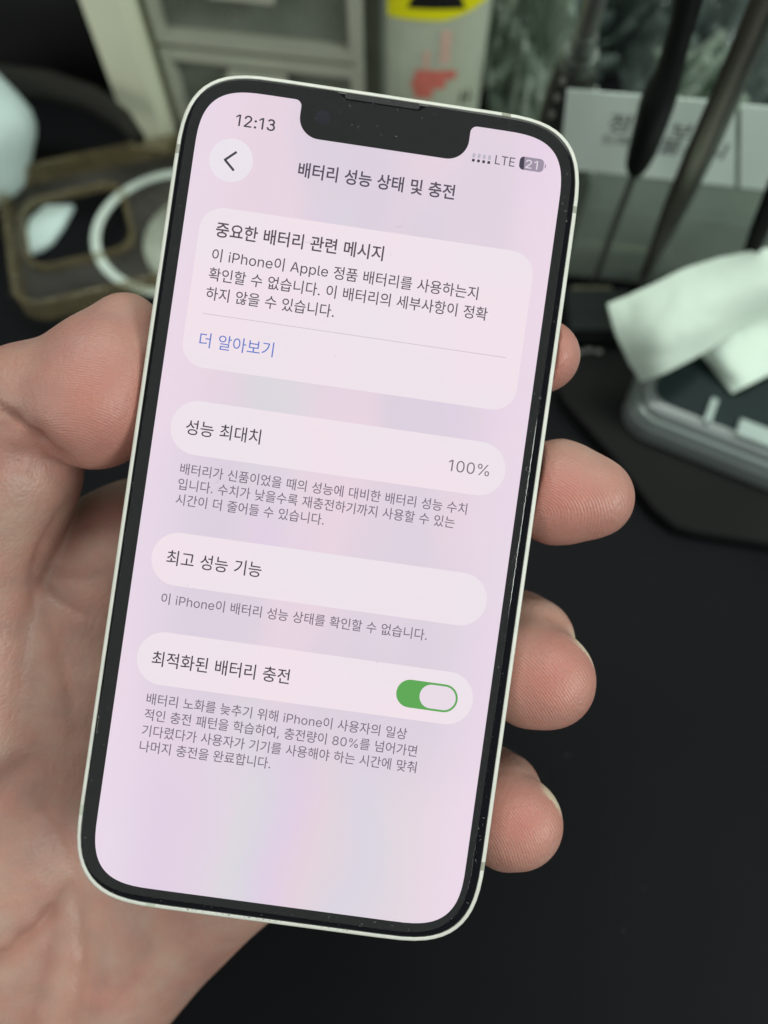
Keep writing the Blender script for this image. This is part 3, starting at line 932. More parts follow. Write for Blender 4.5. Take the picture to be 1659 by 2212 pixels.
g = MM()
g.loft([sq(.8, -7.45), sq(.35, -7.6), sq(.1, -7.4), sq(0, -7.1), sq(0, -.55), sq(.08, -.28), sq(.25, -.10), sq(.45, -.03), sq(.72, -.03), sq(.8, -.10), sq(.8, -.9)], True, True)
g.build("frame", alu, phone, smooth=True)
bz, n, l, b = node_mat("black_bezel_glass")
tc = N(n, 'ShaderNodeTexCoord')
no = N(n, 'ShaderNodeTexNoise', i_Scale=1400.0, i_Detail=2.0)
l.new(tc.outputs['Object'], no.inputs['Vector'])
rp = N(n, 'ShaderNodeValToRGB')
rp.color_ramp.elements[0].position = .70
rp.color_ramp.elements[0].color = (0.0035, 0.0035, 0.006, 1)
rp.color_ramp.elements[1].position = .80
rp.color_ramp.elements[1].color = (0.05, 0.05, 0.055, 1)
l.new(no.outputs['Fac'], rp.inputs[0]); l.new(rp.outputs[0], b.inputs['Base Color'])
b.inputs['Roughness'].default_value = 0.08
b.inputs['Specular IOR Level'].default_value = 0.2
g = MM()
gl = lambda i_, z: [(x, y, z) for x, y in squircle(GW_ - 2 * i_, GH_ - 2 * i_, 10.6 - i_ * .9)]
g.loft([gl(0.03, -.85), gl(0.03, -.12), gl(.12, -.02), gl(.3, 0)])
g.build("front_glass", bz, phone)
g = MM()
g.loft([[(x, y, z) for x, y in squircle(66, 141, 9.5)] for z in (-7.9, -7.62)])
g.build("back_glass", mat("white_back_glass", (.75, .75, .7), .1), phone)

# --- the lit display
ICON_Z = 0.03
PT = 0.16559
DWm, DHm = 64.58, 139.77


def pt(x, y):
    return (x * PT - DWm / 2, DHm / 2 - y * PT)


scr_m, n, l, b = node_mat("lit_display")
tc = N(n, 'ShaderNodeTexCoord')
mp = N(n, 'ShaderNodeMapping')
mp.inputs['Scale'].default_value = (1, 0.42, 1)
l.new(tc.outputs['Object'], mp.inputs['Vector'])


def noise_fac(sc, seed, lo, hi):
    no_ = N(n, 'ShaderNodeTexNoise', noise_dimensions='4D', i_Scale=sc, i_Detail=2.0, i_W=seed)
    l.new(mp.outputs[0], no_.inputs['Vector'])
    mr = N(n, 'ShaderNodeMapRange', interpolation_type='SMOOTHSTEP')
    mr.inputs['From Min'].default_value = lo
    mr.inputs['From Max'].default_value = hi
    l.new(no_.outputs['Fac'], mr.inputs['Value'])
    return mr.outputs[0]


def mixc(fac, a, c_, bt='MIX'):
    m_ = N(n, 'ShaderNodeMix', data_type='RGBA', blend_type=bt)
    if isinstance(fac, float):
        m_.inputs[0].default_value = fac
    else:
        l.new(fac, m_.inputs[0])
    for i_, v in ((6, a), (7, c_)):
        if isinstance(v, tuple):
            m_.inputs[i_].default_value = (*v, 1)
        else:
            l.new(v, m_.inputs[i_])
    return m_.outputs[2]


c_base = mixc(noise_fac(34, 1.3, .42, .60), lin(225, 212, 227), lin(238, 217, 230))
c_base = mixc(noise_fac(40, 5.1, .54, .78), c_base, lin(221, 221, 226))
c_base = mixc(noise_fac(60, 9.7, .55, .75), c_base, lin(231, 210, 235))
irid = N(n, 'ShaderNodeValToRGB')
irid.color_ramp.interpolation = 'B_SPLINE'
els = irid.color_ramp.elements
stops = [(0, (234, 224, 237)), (.1, (228, 210, 233)), (.26, (234, 216, 232)), (.37, (220, 223, 225)), (.48, (229, 207, 236)), (.58, (236, 217, 221)), (.69, (219, 217, 233)), (.8, (232, 220, 226)), (1, (240, 219, 235))]
while len(els) < len(stops):
    els.new(.5)
for e_, (p_, c_) in zip(els, stops):
    e_.position = p_
    e_.color = (*lin(*c_), 1)
nd = N(n, 'ShaderNodeTexNoise', i_Scale=26.0, i_Detail=2.0)
l.new(tc.outputs['Object'], nd.inputs['Vector'])
sxx = N(n, 'ShaderNodeSeparateXYZ'); l.new(tc.outputs['Object'], sxx.inputs[0])
m1 = N(n, 'ShaderNodeMapRange'); m1.inputs['From Min'].default_value = -.032; m1.inputs['From Max'].default_value = .032
l.new(sxx.outputs[0], m1.inputs['Value'])
m2 = N(n, 'ShaderNodeMath', operation='MULTIPLY_ADD'); l.new(nd.outputs['Fac'], m2.inputs[0]); m2.inputs[1].default_value = .30
m3 = N(n, 'ShaderNodeMath', operation='SUBTRACT'); l.new(m1.outputs[0], m3.inputs[0]); m3.inputs[1].default_value = .15
l.new(m3.outputs[0], m2.inputs[2]); l.new(m2.outputs[0], irid.inputs[0])
m4 = N(n, 'ShaderNodeMapRange', interpolation_type='SMOOTHSTEP'); m4.inputs['From Min'].default_value = -.034; m4.inputs['From Max'].default_value = -.056
m4.inputs['To Min'].default_value = .12
l.new(sxx.outputs[1], m4.inputs['Value'])
c_base = mixc(m4.outputs[0], c_base, irid.outputs[0])
# wallpaper brightens to the left and right margins of the page
sx = N(n, 'ShaderNodeSeparateXYZ'); l.new(tc.outputs['Object'], sx.inputs[0])
ab = N(n, 'ShaderNodeMath', operation='ABSOLUTE'); l.new(sx.outputs[0], ab.inputs[0])
mr = N(n, 'ShaderNodeMapRange', interpolation_type='SMOOTHSTEP')
mr.inputs['From Min'].default_value = 0.020; mr.inputs['From Max'].default_value = 0.0325
mr.inputs['To Min'].default_value = 0.0; mr.inputs['To Max'].default_value = 0.7
l.new(ab.outputs[0], mr.inputs['Value'])
c_fin = mixc(mr.outputs[0], c_base, lin(241, 222, 238))
b.inputs['Base Color'].default_value = (0, 0, 0, 1)
b.inputs['Specular IOR Level'].default_value = 0.0
l.new(c_fin, b.inputs['Emission Color'])
b.inputs['Emission Strength'].default_value = 1.0

out = []
full = squircle(DWm, DHm, 7.85, k=18)
# order: start top right corner -> anticlockwise; insert the notch between the two top corners
top_right_end = 19
first = full[:top_right_end]       # from right side up to the top edge
rest = full[top_right_end:]
notch = []
cxn = 195.6


def arc(cx, cy, r, a0, a1, k=10):
    return [pt(cx + r * math.cos(math.radians(a0 + (a1 - a0) * i / k)), cy + r * math.sin(math.radians(a0 + (a1 - a0) * i / k))) for i in range(k + 1)]


hwn = 90.5
notch += arc(cxn + hwn + 7, 7, 7, -90, -180)                    # right outward fillet
notch += arc(cxn + hwn - 22.5, 16.2, 22.5, 0, 90, 14)
notch += arc(cxn - hwn + 22.5, 16.2, 22.5, 90, 180, 14)
notch += arc(cxn - hwn - 7, 7, 7, 0, -90)
outline = first + notch + rest
g = MM()
g.add([(x, y, 0.01) for x, y in outline], [tuple(range(len(outline)))])
screen = g.build("screen", scr_m, phone, fix=False)


def card_m(name, c_in, c2):
    m_, n_, l_, b_ = node_mat(name)
    t_ = N(n_, 'ShaderNodeTexCoord')
    no_ = N(n_, 'ShaderNodeTexNoise', i_Scale=45.0, i_Detail=1.0)
    l_.new(t_.outputs['Object'], no_.inputs['Vector'])
    rp_ = N(n_, 'ShaderNodeValToRGB')
    rp_.color_ramp.elements[0].position = .35
    rp_.color_ramp.elements[1].position = .65
    rp_.color_ramp.elements[0].color = (*lin(*c_in), 1)
    rp_.color_ramp.elements[1].color = (*lin(*c2), 1)
    l_.new(no_.outputs['Fac'], rp_.inputs[0])
    l_.new(rp_.outputs[0], b_.inputs['Emission Color'])
    b_.inputs['Emission Strength'].default_value = 1
    b_.inputs['Base Color'].default_value = (0, 0, 0, 1)
    b_.inputs['Specular IOR Level'].default_value = 0
    return m_


cardm = card_m("lit_card", (247, 230, 239), (242, 232, 240))


def plate(name, pts, z, m):
    g = MM()
    g.add([(x, y, z) for x, y in pts], [tuple(range(len(pts)))])
    return g.build(name, m, screen, fix=False)


def card(x0, x1, y0, y1, r):
    a = pt(x0, y1); b_ = pt(x1, y0)
    ww, hh = b_[0] - a[0], b_[1] - a[1]
    P_ = rrect(a[0], b_[0], a[1], b_[1], r * PT, 14)
    return plate("settings_card", P_, ICON_Z, cardm)


card(17, 373.3, 125.3, 295.8, 25)
card(17, 373.3, 331.0, 388.0, 28.4)
card(17, 373, 471.0, 526.8, 27.8)
card(17, 373, 576.5, 632.0, 27.6)
cbx, cby = pt(39.9, 74.4)
plate("back_button", [(cbx + 3.83 * math.cos(2 * math.pi * i / 48), cby + 3.83 * math.sin(2 * math.pi * i / 48)) for i in range(48)], ICON_Z,
      card_m("lit_button", (244, 237, 245), (241, 232, 242)))
dark = emit("lit_text_dark", (66, 60, 70))
mid = emit("lit_text_grey", (120, 108, 124))


def stroke(name, pts, wd, z, m):
    g = MM()
    for (a, b_) in zip(pts[:-1], pts[1:]):
        a, b_ = np.array(a), np.array(b_)
        d = (b_ - a) / np.linalg.norm(b_ - a)
        q = np.array([-d[1], d[0]]) * wd / 2
        g.add([(*(a - q - d * wd * .3), z), (*(b_ - q + d * wd * .3), z), (*(b_ + q + d * wd * .3), z), (*(a + q - d * wd * .3), z)], [(0, 1, 2, 3)])
        z += 0.002
    return g.build(name, m, screen, fix=False)


stroke("back_arrow", [(-25.01, 59.07), (-26.74, 57.49), (-25.04, 55.93)], 0.42, .05, dark)
stroke("divider_line", [(-26.67, 30.33), (26.84, 30.29)], 0.11, .045, emit("lit_divider", (206, 194, 206)))

REF_H, _ = compose("배")
refc = (REF_H[:, 1].max() + REF_H[:, 1].min()) / 2


def text(name, lines, size_pt, m, off=0.0, own=False, z=0.05, hk=.93):
    """lines: (string, left x mm, right x mm, centre y mm)"""
    g = MM()
    sy = size_pt * PT
    for body, xl, xr, yc in lines:
        V, Fs = compose(body, off)
        x0, x1 = V[:, 0].min(), V[:, 0].max()
        cc = (V[:, 1].max() + V[:, 1].min()) / 2 if own else refc
        sxx = (xr - xl) / (x1 - x0)
        g.add([(xl + (v[0] - x0) * sxx, yc + (v[1] - cc) * sy, z) for v in V], Fs)
    return g.build(name, m, screen, fix=False)


text("clock_text", [("12:13", -25.85, -18.9, 64.72)], 17, dark, .018, own=True)
text("heading_text", [("배터리 성능 상태 및 충전", -13.83, 13.86, 57.75)], 17, emit("lit_heading", (84, 76, 92)), .017)
text("card_heading_text", [("중요한 배터리 관련 메시지", -26.55, 3.0, 45.25)], 17, emit("lit_head", (84, 72, 84)), .014)
text("message_text", [("이 iPhone이 Apple 정품 배터리를 사용하는지", -26.57, 20.4, 40.75),
                      ("확인할 수 없습니다. 이 배터리의 세부사항이 정확", -26.65, 22.54, 37.35),
                      ("하지 않을 수 있습니다.", -26.65, -4.1, 33.95)], 15, emit("lit_body", (84, 74, 86)), .005)
text("link_text", [("더 알아보기", -26.61, -13.64, 25.75)], 17, emit("lit_link", (96, 122, 205)), .0)
text("row_text", [("성능 최대치", -26.8, -13.7, 10.35)], 17, dark, .005)
text("percent_text", [("100%", 19.5, 26.72, 10.2)], 17, mid, -.002, own=True)
text("footnote_text", [("배터리가 신품이었을 때의 성능에 대비한 배터리 성능 수치", -26.72, 23.75, 3.0),
                       ("입니다. 수치가 낮을수록 재충전하기까지 사용할 수 있는", -26.72, 21.95, .32),
                       ("시간이 더 줄어들 수 있습니다.", -26.74, -.71, -2.38)], 13, mid, .005)
text("row_text", [("최고 성능 기능", -26.86, -10.25, -12.6)], 17, dark, .005)
text("footnote_text", [("이 iPhone이 배터리 성능 상태를 확인할 수 없습니다.", -26.75, 19.94, -19.8)], 13, mid, .005)
text("row_text", [("최적화된 배터리 충전", -26.86, -2.8, -30.3)], 17, dark, .006)
text("footnote_text", [("배터리 노화를 늦추기 위해 iPhone이 사용자의 일상", -26.78, 18.86, -37.35),
                       ("적인 충전 패턴을 학습하여, 충전량이 80%를 넘어가면", -26.76, 21.0, -40.1),
                       ("기다렸다가 사용자가 기기를 사용해야 하는 시간에 맞춰", -26.8, 21.3, -42.88),
                       ("나머지 충전을 완료합니다.", -26.8, -3.92, -45.62)], 13, mid, .005)
text("network_text", [("LTE", 20.1, 23.56, 64.58)], 13.6, emit("lit_status", (92, 84, 98)), .006, own=True)
# signal dots
g = MM()
for i in range(4):
    x = 16.29 + .915 * i
    g.add([(p[0], p[1], .05) for p in rrect(x - .24, x + .24, 63.64, 64.14, .1, 4)], [tuple(range(20))])
g.build("signal_dots", emit("lit_dot", (58, 52, 66)), screen, fix=False)
g = MM()
for i in range(4):
    x = 16.29 + .915 * i
    g.add([(p[0], p[1], .05) for p in rrect(x - .26, x + .26, 64.36, 65.15, .15, 4)], [tuple(range(20))])
g.build("signal_bars", emit("lit_bar", (192, 186, 200)), screen, fix=False)
# battery gauge
plate("battery_gauge", rrect(24.39, 28.71, 63.52, 65.85, .75), .05, emit("lit_gauge", (160, 146, 166)))
plate("battery_level", [p for p in rrect(24.39, 26.3, 63.52, 65.85, .75) if p[0] < 25.3] + [(25.32, 63.52)], .055, emit("lit_level", (66, 58, 76)))
g = MM(); g.add([(p[0], p[1], .05) for p in rrect(28.88, 29.12, 64.35, 65.05, .12, 4)], [tuple(range(20))]); g.build("battery_tip", emit("lit_tip", (170, 156, 176)), screen, fix=False)
text("battery_text", [("21", 25.5, 27.65, 64.66)], 12.6, emit("lit_white", (228, 220, 232)), .014, own=True, z=.06)
# toggle
tgc = (16.0, 26.8, -32.72, -27.86)
plate("toggle_switch", rrect(*tgc, 2.4, 16), .05, emit("lit_green", (92, 170, 82)))
plate("toggle_knob", rrect(20.1, 26.45, -32.36, -28.22, 2.05, 16), .06, emit("lit_knob", (238, 224, 236)))

# selfie camera and speaker slot in the notch
g = MM(); g.prism([(-10.78 + 1.3 * math.cos(2 * math.pi * i / 40), 67.45 + 1.3 * math.sin(2 * math.pi * i / 40)) for i in range(40)], .01, .03)
g.build("front_camera", mat("lens_glass", (.008, .009, .024), .3, spec=.1, var=.5, scale=900), phone)
g = MM()
g.prism(rrect(-7.6, 5.6, 71.35, 72.35, .45), 0.01, .06)
g.build("speaker_grille", mat("grille_mesh", (.03, .03, .032), .6, var=.8, scale=3000, bump=.8, bscale=4000), phone)

# antenna bands across the frame
band_m = mat("antenna_plastic", (.33, .33, .27), .5, var=.08)
band_l = mat("antenna_plastic_light", (.50, .53, .44), .5, var=.08)
OUTN = squircle(OW, OH, OR, k=14)


def band(cx, cy, wdt, m, axis):
    """a short sleeve following the frame edge"""
    g = MM()
    prof = [(-.79, -.095), (-.72, -.02), (-.45, -.015), (-.25, -.085), (-.07, -.27), (.02, -.55), (.02, -7.1), (-.4, -7.0), (-.79, -6)]
    pts_ = []
    # nearest outline position, walking half the width each way
    P_ = np.array(OUTN + [OUTN[0]])
    seg = np.linalg.norm(np.diff(P_, axis=0), axis=1)
    cum = np.concatenate([[0], np.cumsum(seg)])

    def at(s_):
        s_ = s_ % cum[-1]
        k_ = np.searchsorted(cum, s_, side='right') - 1
        k_ = min(k_, len(seg) - 1)
        f_ = (s_ - cum[k_]) / max(seg[k_], 1e-9)
        p_ = P_[k_] * (1 - f_) + P_[k_ + 1] * f_
        d_ = (P_[k_ + 1] - P_[k_]) / max(seg[k_], 1e-9)
        return p_, np.array([d_[1], -d_[0]])
    best = min(np.arange(0, cum[-1], .1), key=lambda s_: np.linalg.norm(at(s_)[0] - np.array([cx, cy])))
    loops = []
    for i in range(5):
        p_, nn_ = at(best - wdt / 2 + wdt * i / 4)
        loops.append([(p_[0] + nn_[0] * a, p_[1] + nn_[1] * a, z + .004) for a, z in prof])
    g.loft(loops)
    g.build("antenna_band", m, phone)


nick = mat("worn_nick", (.22, .20, .15), .7, var=.4, scale=2000)
rn = random.Random(11)
g = MM()
for _ in range(34):
    xx = rn.uniform(-16, 14)
    ww = rn.uniform(.08, .45)
    yy = -GH_ / 2 - rn.uniform(.06, .22)
    hh = rn.uniform(.04, .14)
    g.add([(xx, yy, -.022), (xx + ww, yy + rn.uniform(-.02, .02), -.022), (xx + ww * .8, yy - hh, -.022), (xx + ww * .2, yy - hh * .8, -.022)], [(0, 1, 2, 3)])
tag(g.build("worn_nicks", nick, phone, fix=False), kind="stuff")
band(21.0, 73.3, 1.6, band_m, 0)
band(35.7, 58.0, 1.2, band_m, 1)
band(-35.7, 58.3, 1.6, band_m, 1)
band(-35.7, -58.1, 1.8, band_l, 1)
band(-21.1, -73.3, 1.6, band_l, 0)
band(35.7, -58.5, 1.5, band_m, 1)

# tempered glass protector, a hair askew, its top notched for the speaker
prot_m, n, l, b = node_mat("protector_glass")
b.inputs['Base Color'].default_value = (1, 1, 1, 1)
b.inputs['Roughness'].default_value = 0.0
b.inputs['IOR'].default_value = 1.45
b.inputs['Transmission Weight'].default_value = 1.0
pw0, pw1, ph0, ph1 = -34.4, 33.75, -71.5, 72.15


def prot(ins, z):
    P_ = squircle(pw1 - pw0 - 2 * ins, ph1 - ph0 - 2 * ins, 9.6 - ins)
    cx, cy = (pw0 + pw1) / 2, (ph0 + ph1) / 2
    a = math.radians(-0.28)
    P_ = [(x * math.cos(a) - y * math.sin(a) + cx, x * math.sin(a) + y * math.cos(a) + cy) for x, y in P_]
    cut = [(7.3 + ins, None), (6.5 + ins * .8, 71.6 - ins), (5.6, 71.0 - ins), (-7.2, 71.0 - ins), (-8.1 - ins * .8, 71.6 - ins), (-8.9 - ins, None)]
    res = []
    for i, p in enumerate(P_):
        res.append(p)
        if i == 14:
            q = P_[15]
            for cxx, cyy in cut:
                t_ = (cxx - p[0]) / (q[0] - p[0])
                yy = p[1] + (q[1] - p[1]) * t_
                res.append((cxx, yy if cyy is None else cyy))
    return [(x, y, z) for x, y in res]


g = MM()
g.loft([prot(0.0, .10), prot(0.0, .22), prot(.06, .33), prot(.22, .40)])
pr = g.build("screen_protector", prot_m, phone)

g = MM()
rd = random.Random(4)
for _ in range(260):
    side = rd.random()
    if side < .42:
        x, y = rd.uniform(32.6, 34.4), rd.uniform(-66, 64)
    elif side < .6:
        x, y = rd.uniform(-34.4, -32.8), rd.uniform(-66, 64)
    elif side < .75:
        x, y = rd.uniform(-28, 28), rd.uniform(-71.6, -70.2)
    elif side < .85:
        x, y = rd.uniform(-14, 14), rd.uniform(64, 71)
    else:
        x, y = rd.uniform(-30, 30), rd.uniform(-66, 60)
    r_ = rd.uniform(.02, .055) * (1 if side < .85 else .7)
    a0 = rd.uniform(0, 3.14)
    st = rd.choice((1, 1, 1.6, 5))
    g.add([(x + math.cos(a0) * r_ * st * math.cos(t) - math.sin(a0) * r_ * .8 * math.sin(t), y + math.sin(a0) * r_ * st * math.cos(t) + math.cos(a0) * r_ * .8 * math.sin(t), .425) for t in (0, 1.05, 2.1, 3.14, 4.2, 5.24)], [(0, 1, 2, 3, 4, 5)])
tag(g.build("dust", mat("dust_fleck", (.22, .22, .21), .8), phone, fix=False), kind="stuff")
# fine hairs stuck to the screen
hair_m = mat("pale_hair", (.45, .42, .42), .6)
for hx, hy, ha, hl in ((-11.5, 45.6, -1.1, 2.2), (4.5, 50.3, -.6, 1.6), (-20.5, 1.2, .2, 2.0), (12, -26, 1.0, .8)):
    g = MM()
    P_ = [Vector((hx + hl * t * math.cos(ha + t * 1.3), hy + hl * t * math.sin(ha + t * 1.3), .44)) for t in [i / 8 for i in range(9)]]
    g.tube(P_, [.022] * 9, 5)
    g.build("hair", hair_m, phone)

# ================================================================== HAND
# signed distance field of the hand in optical millimetres, meshed with surface nets


def Pm(x, y, Z):
    return np.array([(x - CXP) * Z / F_PX, (y - CYP) * Z / F_PX, Z], dtype=np.float32)


HG = 0.75
lo = np.array([-118, -48, 108], np.float32)
hi = np.array([52, 128, 200], np.float32)
dims = ((hi - lo) / HG).astype(int) + 1
gx = lo[0] + HG * np.arange(dims[0], dtype=np.float32)
gy = lo[1] + HG * np.arange(dims[1], dtype=np.float32)
gz = lo[2] + HG * np.arange(dims[2], dtype=np.float32)


def sub(bmin, bmax):
    s_ = []
    for a, (l0, h0) in enumerate(zip(bmin, bmax)):
        i0 = max(0, int((l0 - lo[a]) / HG))
        i1 = min(dims[a], int((h0 - lo[a]) / HG) + 2)
        s_.append(slice(i0, max(i1, i0 + 1)))
    return tuple(s_)


SDF = np.full(tuple(dims), 30.0, np.float32)


def smin(a, b_, k):
    h = np.clip(.5 + .5 * (b_ - a) / k, 0, 1)
    return b_ * (1 - h) + a * h - k * h * (1 - h)


def cone(A, B, ra, rb, k=4.0, field=None):
    """round cone blended into the field with radius k"""
    F_ = SDF if field is None else field
    m_ = max(ra, rb) + 12 + k
    s_ = sub(np.minimum(A, B) - m_, np.maximum(A, B) + m_)
    X, Y, Z = np.meshgrid(gx[s_[0]], gy[s_[1]], gz[s_[2]], indexing='ij')
    d = B - A
    L2 = float(d @ d) + 1e-9
    t = np.clip(((X - A[0]) * d[0] + (Y - A[1]) * d[1] + (Z - A[2]) * d[2]) / L2, 0, 1)
    D_ = np.sqrt((X - A[0] - t * d[0]) ** 2 + (Y - A[1] - t * d[1]) ** 2 + (Z - A[2] - t * d[2]) ** 2) - (ra + (rb - ra) * t)
    F_[s_] = smin(F_[s_], D_.astype(np.float32), k)


def ell(Cn, r3, k=5.0, rotz=0.0, field=None):
    F_ = SDF if field is None else field
    Cn = np.array(Cn, np.float32)
    m_ = max(r3) + 12 + k
    s_ = sub(Cn - m_, Cn + m_)
    X, Y, Z = np.meshgrid(gx[s_[0]] - Cn[0], gy[s_[1]] - Cn[1], gz[s_[2]] - Cn[2], indexing='ij')
    c_, s__ = math.cos(rotz), math.sin(rotz)
    U = X * c_ + Y * s__
    V = -X * s__ + Y * c_
    q = np.sqrt((U / r3[0]) ** 2 + (V / r3[1]) ** 2 + (Z / r3[2]) ** 2)
    q2 = np.sqrt((U / r3[0] ** 2) ** 2 + (V / r3[1] ** 2) ** 2 + (Z / r3[2] ** 2) ** 2) + 1e-6
    D_ = q * (q - 1) / q2
    F_[s_] = smin(F_[s_], D_.astype(np.float32), k)


def px(r, Z):
    return r * Z / F_PX


# palm and heel, passing behind the phone
cone(Pm(505, 1800, 166), Pm(204, 2062, 168), 20, 22, 8)
cone(Pm(204, 2062, 168), Pm(-260, 2360, 172), 22, 27, 8)
cone(Pm(60, 1900, 168), Pm(-420, 2250, 172), 26, 30, 10)
ell(Pm(20, 1560, 166), (34, 44, 24), 10, math.radians(10))
ell(Pm(150, 1420, 160), (26, 30, 19), 8)
ell(Pm(-60, 1800, 164), (34, 34, 24), 12)
ell(Pm(300, 1500, 172), (36, 50, 19), 10)
ell(Pm(470, 1450, 176), (34, 48, 17), 10)
cone(Pm(60, 1330, 160), Pm(300, 1180, 156), 17, 13.5, 8)       # index side of the palm
cone(Pm(300, 1172, 162), Pm(430, 1140, 164), 13.0, 12, 6)
# metacarpal heads to fingers (hidden stretch behind the phone)
FING = {
    'index': [(400, 1150, 165, 12.5), (880, 760, 166, 10.0), (1080, 760, 154, 8.6), (1163, 770, 138, 7.6)],
    'middle': [(480, 1290, 166, 13), (960, 1040, 168, 10.5), (1120, 1052, 151, 10.0)],
    'ring': [(540, 1500, 168, 13), (930, 1340, 168, 10), (1110, 1375, 150, 8.8)],
    'pinky': [(580, 1680, 168, 12), (880, 1650, 166, 9), (1050, 1700, 150, 8.0)],
}
for nm, ch in FING.items():
    for a, c_ in zip(ch[:-1], ch[1:]):
        cone(Pm(*a[:3]), Pm(*c_[:3]), a[3], c_[3], 6 if a is ch[0] else 3)
# fingertips, each made separately in its own field so neighbours never melt together
ZT = 134.5
cone(Pm(1090, 765, 150), Pm(1170, 772, 135), 8.2, px(80, 135), 3)
cone(Pm(1120, 1052, 150), Pm(1208, 1058, 136), 10.2, px(118, 136), 4)
cone(Pm(1208, 1058, 136), Pm(1276, 1067, 134), px(118, 136), px(92, 134), 2)
cone(Pm(1110, 1375, 150), Pm(1150, 1383, 144.5), 8.8, px(87, 144.5), 3)
cone(Pm(1145, 1400, 144), Pm(1150, 1458, 136), px(80, 144), px(103, 136), 3.0)
cone(Pm(1150, 1458, 136), Pm(1186, 1466, 134), px(103, 136), px(96, 134), 3)
cone(Pm(1060, 1700, 149), Pm(1090, 1706, 143.5), 7.8, px(78, 143.5), 3)
cone(Pm(1088, 1716, 143), Pm(1104, 1766, 136), px(70, 143), px(94, 136), 2.5)
cone(Pm(1104, 1766, 136), Pm(1130, 1775, 134), px(94, 136), px(83, 134), 3)
# thumb: thenar -> proximal -> distal
TH = np.full(tuple(dims), 30.0, np.float32)
cone(Pm(-60, 935, 134), Pm(66, 866, 134), px(126, 134), px(112, 134), 3, TH)
cone(Pm(66, 866, 134), Pm(192, 868, 133.5), px(112, 134), px(134, 133.5), 4, TH)
cone(Pm(192, 868, 133.5), Pm(272, 708, 134.5), px(130, 133.5), px(76, 134.5), 2, TH)
cone(Pm(66, 866, 134), Pm(240, 760, 134.5), px(104, 134), px(84, 134.5), 3, TH)
ell(Pm(215, 830, 131.5), (11.5, 13.5, 10.5), 3, math.radians(20), TH)
PX_ = np.full(tuple(dims), 30.0, np.float32)
cone(Pm(28, 1010, 139), Pm(-52, 1200, 142), px(138, 139), px(140, 142), 4, PX_)
cone(Pm(-52, 1200, 142), Pm(-90, 1480, 152), px(140, 142), 24, 6, PX_)
cone(Pm(-90, 930, 136), Pm(-20, 1060, 140), 14, 12, 6, PX_)
SDF = smin(SDF, PX_, 2.2)
SDF = smin(SDF, TH, 1.3)
del PX_, TH
# the phone presses into the skin: carve its body out of the hand
X, Y, Z = np.meshgrid(gx, gy, gz, indexing='ij')
rel = np.stack([X - tv[0], Y - tv[1], Z - tv[2]], -1).astype(np.float32)
xa_, ya_, za_ = [np.array(v[:], np.float32) for v in (xa, ya, za)]
lx = rel @ xa_; ly = rel @ ya_; lz = rel @ za_ + 3.9
qx = np.abs(lx) - (OW / 2 - 11.4 + .12)
qy = np.abs(ly) - (OH / 2 - 11.4 + .12)
dxy = np.sqrt(np.maximum(qx, 0) ** 2 + np.maximum(qy, 0) ** 2) + np.minimum(np.maximum(qx, qy), 0) - 11.4
dz_ = np.abs(lz) - 3.95
box_d = np.minimum(np.maximum(dxy, dz_), 0) + np.sqrt(np.maximum(dxy, 0) ** 2 + np.maximum(dz_, 0) ** 2)
del rel, lx, ly, lz, qx, qy, dxy, dz_
nb = 0.15 - box_d
kk = 1.0
h = np.clip(.5 + .5 * (SDF - nb) / kk, 0, 1)
SDF = nb * (1 - h) + SDF * h + kk * h * (1 - h)
del nb, h, box_d, X, Y, Z
# close the field at the border of the grid
SDF[0] = SDF[-1] = 5; SDF[:, 0] = SDF[:, -1] = 5; SDF[:, :, 0] = SDF[:, :, -1] = 5


def surface_nets(Fd):
    sgn = Fd < 0
    nx, ny, nz = Fd.shape
    cs = np.zeros((nx - 1, ny - 1, nz - 1), np.uint8)
    for i in (0, 1):
        for j in (0, 1):
            for k_ in (0, 1):
                cs += sgn[i:nx - 1 + i, j:ny - 1 + j, k_:nz - 1 + k_]
    act = (cs > 0) & (cs < 8)
    I, J, K = np.nonzero(act)
    idx = np.full(act.shape, -1, np.int32)
    idx[I, J, K] = np.arange(len(I))
    acc = np.zeros((len(I), 3), np.float64)
    cnt = np.zeros(len(I))
    cor = [(i, j, k_) for i in (0, 1) for j in (0, 1) for k_ in (0, 1)]
    for a in cor:
        for ax in range(3):
            if a[ax] == 0:
                b_ = list(a); b_[ax] = 1
                fa = Fd[I + a[0], J + a[1], K + a[2]]
                fb = Fd[I + b_[0], J + b_[1], K + b_[2]]
                m_ = (fa < 0) != (fb < 0)
                t = np.where(m_, fa / np.where(m_, fa - fb, 1), 0)
                p = np.stack([np.full(len(I), a[q], float) for q in range(3)], 1)
                p[:, ax] += t
                acc[m_] += p[m_]
                cnt[m_] += 1
    V = (np.stack([I, J, K], 1) + acc / cnt[:, None]) * HG + lo
    faces = []
    for ax in range(3):
        sl0 = [slice(1, -1)] * 3; sl1 = [slice(1, -1)] * 3
        sl0[ax] = slice(0, -1); sl1[ax] = slice(1, None)
        s0 = sgn[tuple(sl0)]; s1 = sgn[tuple(sl1)]
        E_ = np.stack(np.nonzero(s0 != s1), 1)
        fl = s0[E_[:, 0], E_[:, 1], E_[:, 2]]
        off = np.array([1, 1, 1]); off[ax] = 0
        E_ = E_ + off
        o1, o2 = [q for q in range(3) if q != ax]
        d1 = np.zeros(3, int); d1[o1] = 1
        d2 = np.zeros(3, int); d2[o2] = 1
        q_ = [E_ - d1 - d2, E_ - d2, E_, E_ - d1]
        ids = np.stack([idx[c[:, 0], c[:, 1], c[:, 2]] for c in q_], 1)
        if ax == 1:
            fl = ~fl
        ids = np.where(fl[:, None], ids, ids[:, ::-1])
        faces.append(ids)
    return V, np.concatenate(faces)


HV, HF = surface_nets(SDF)
del SDF
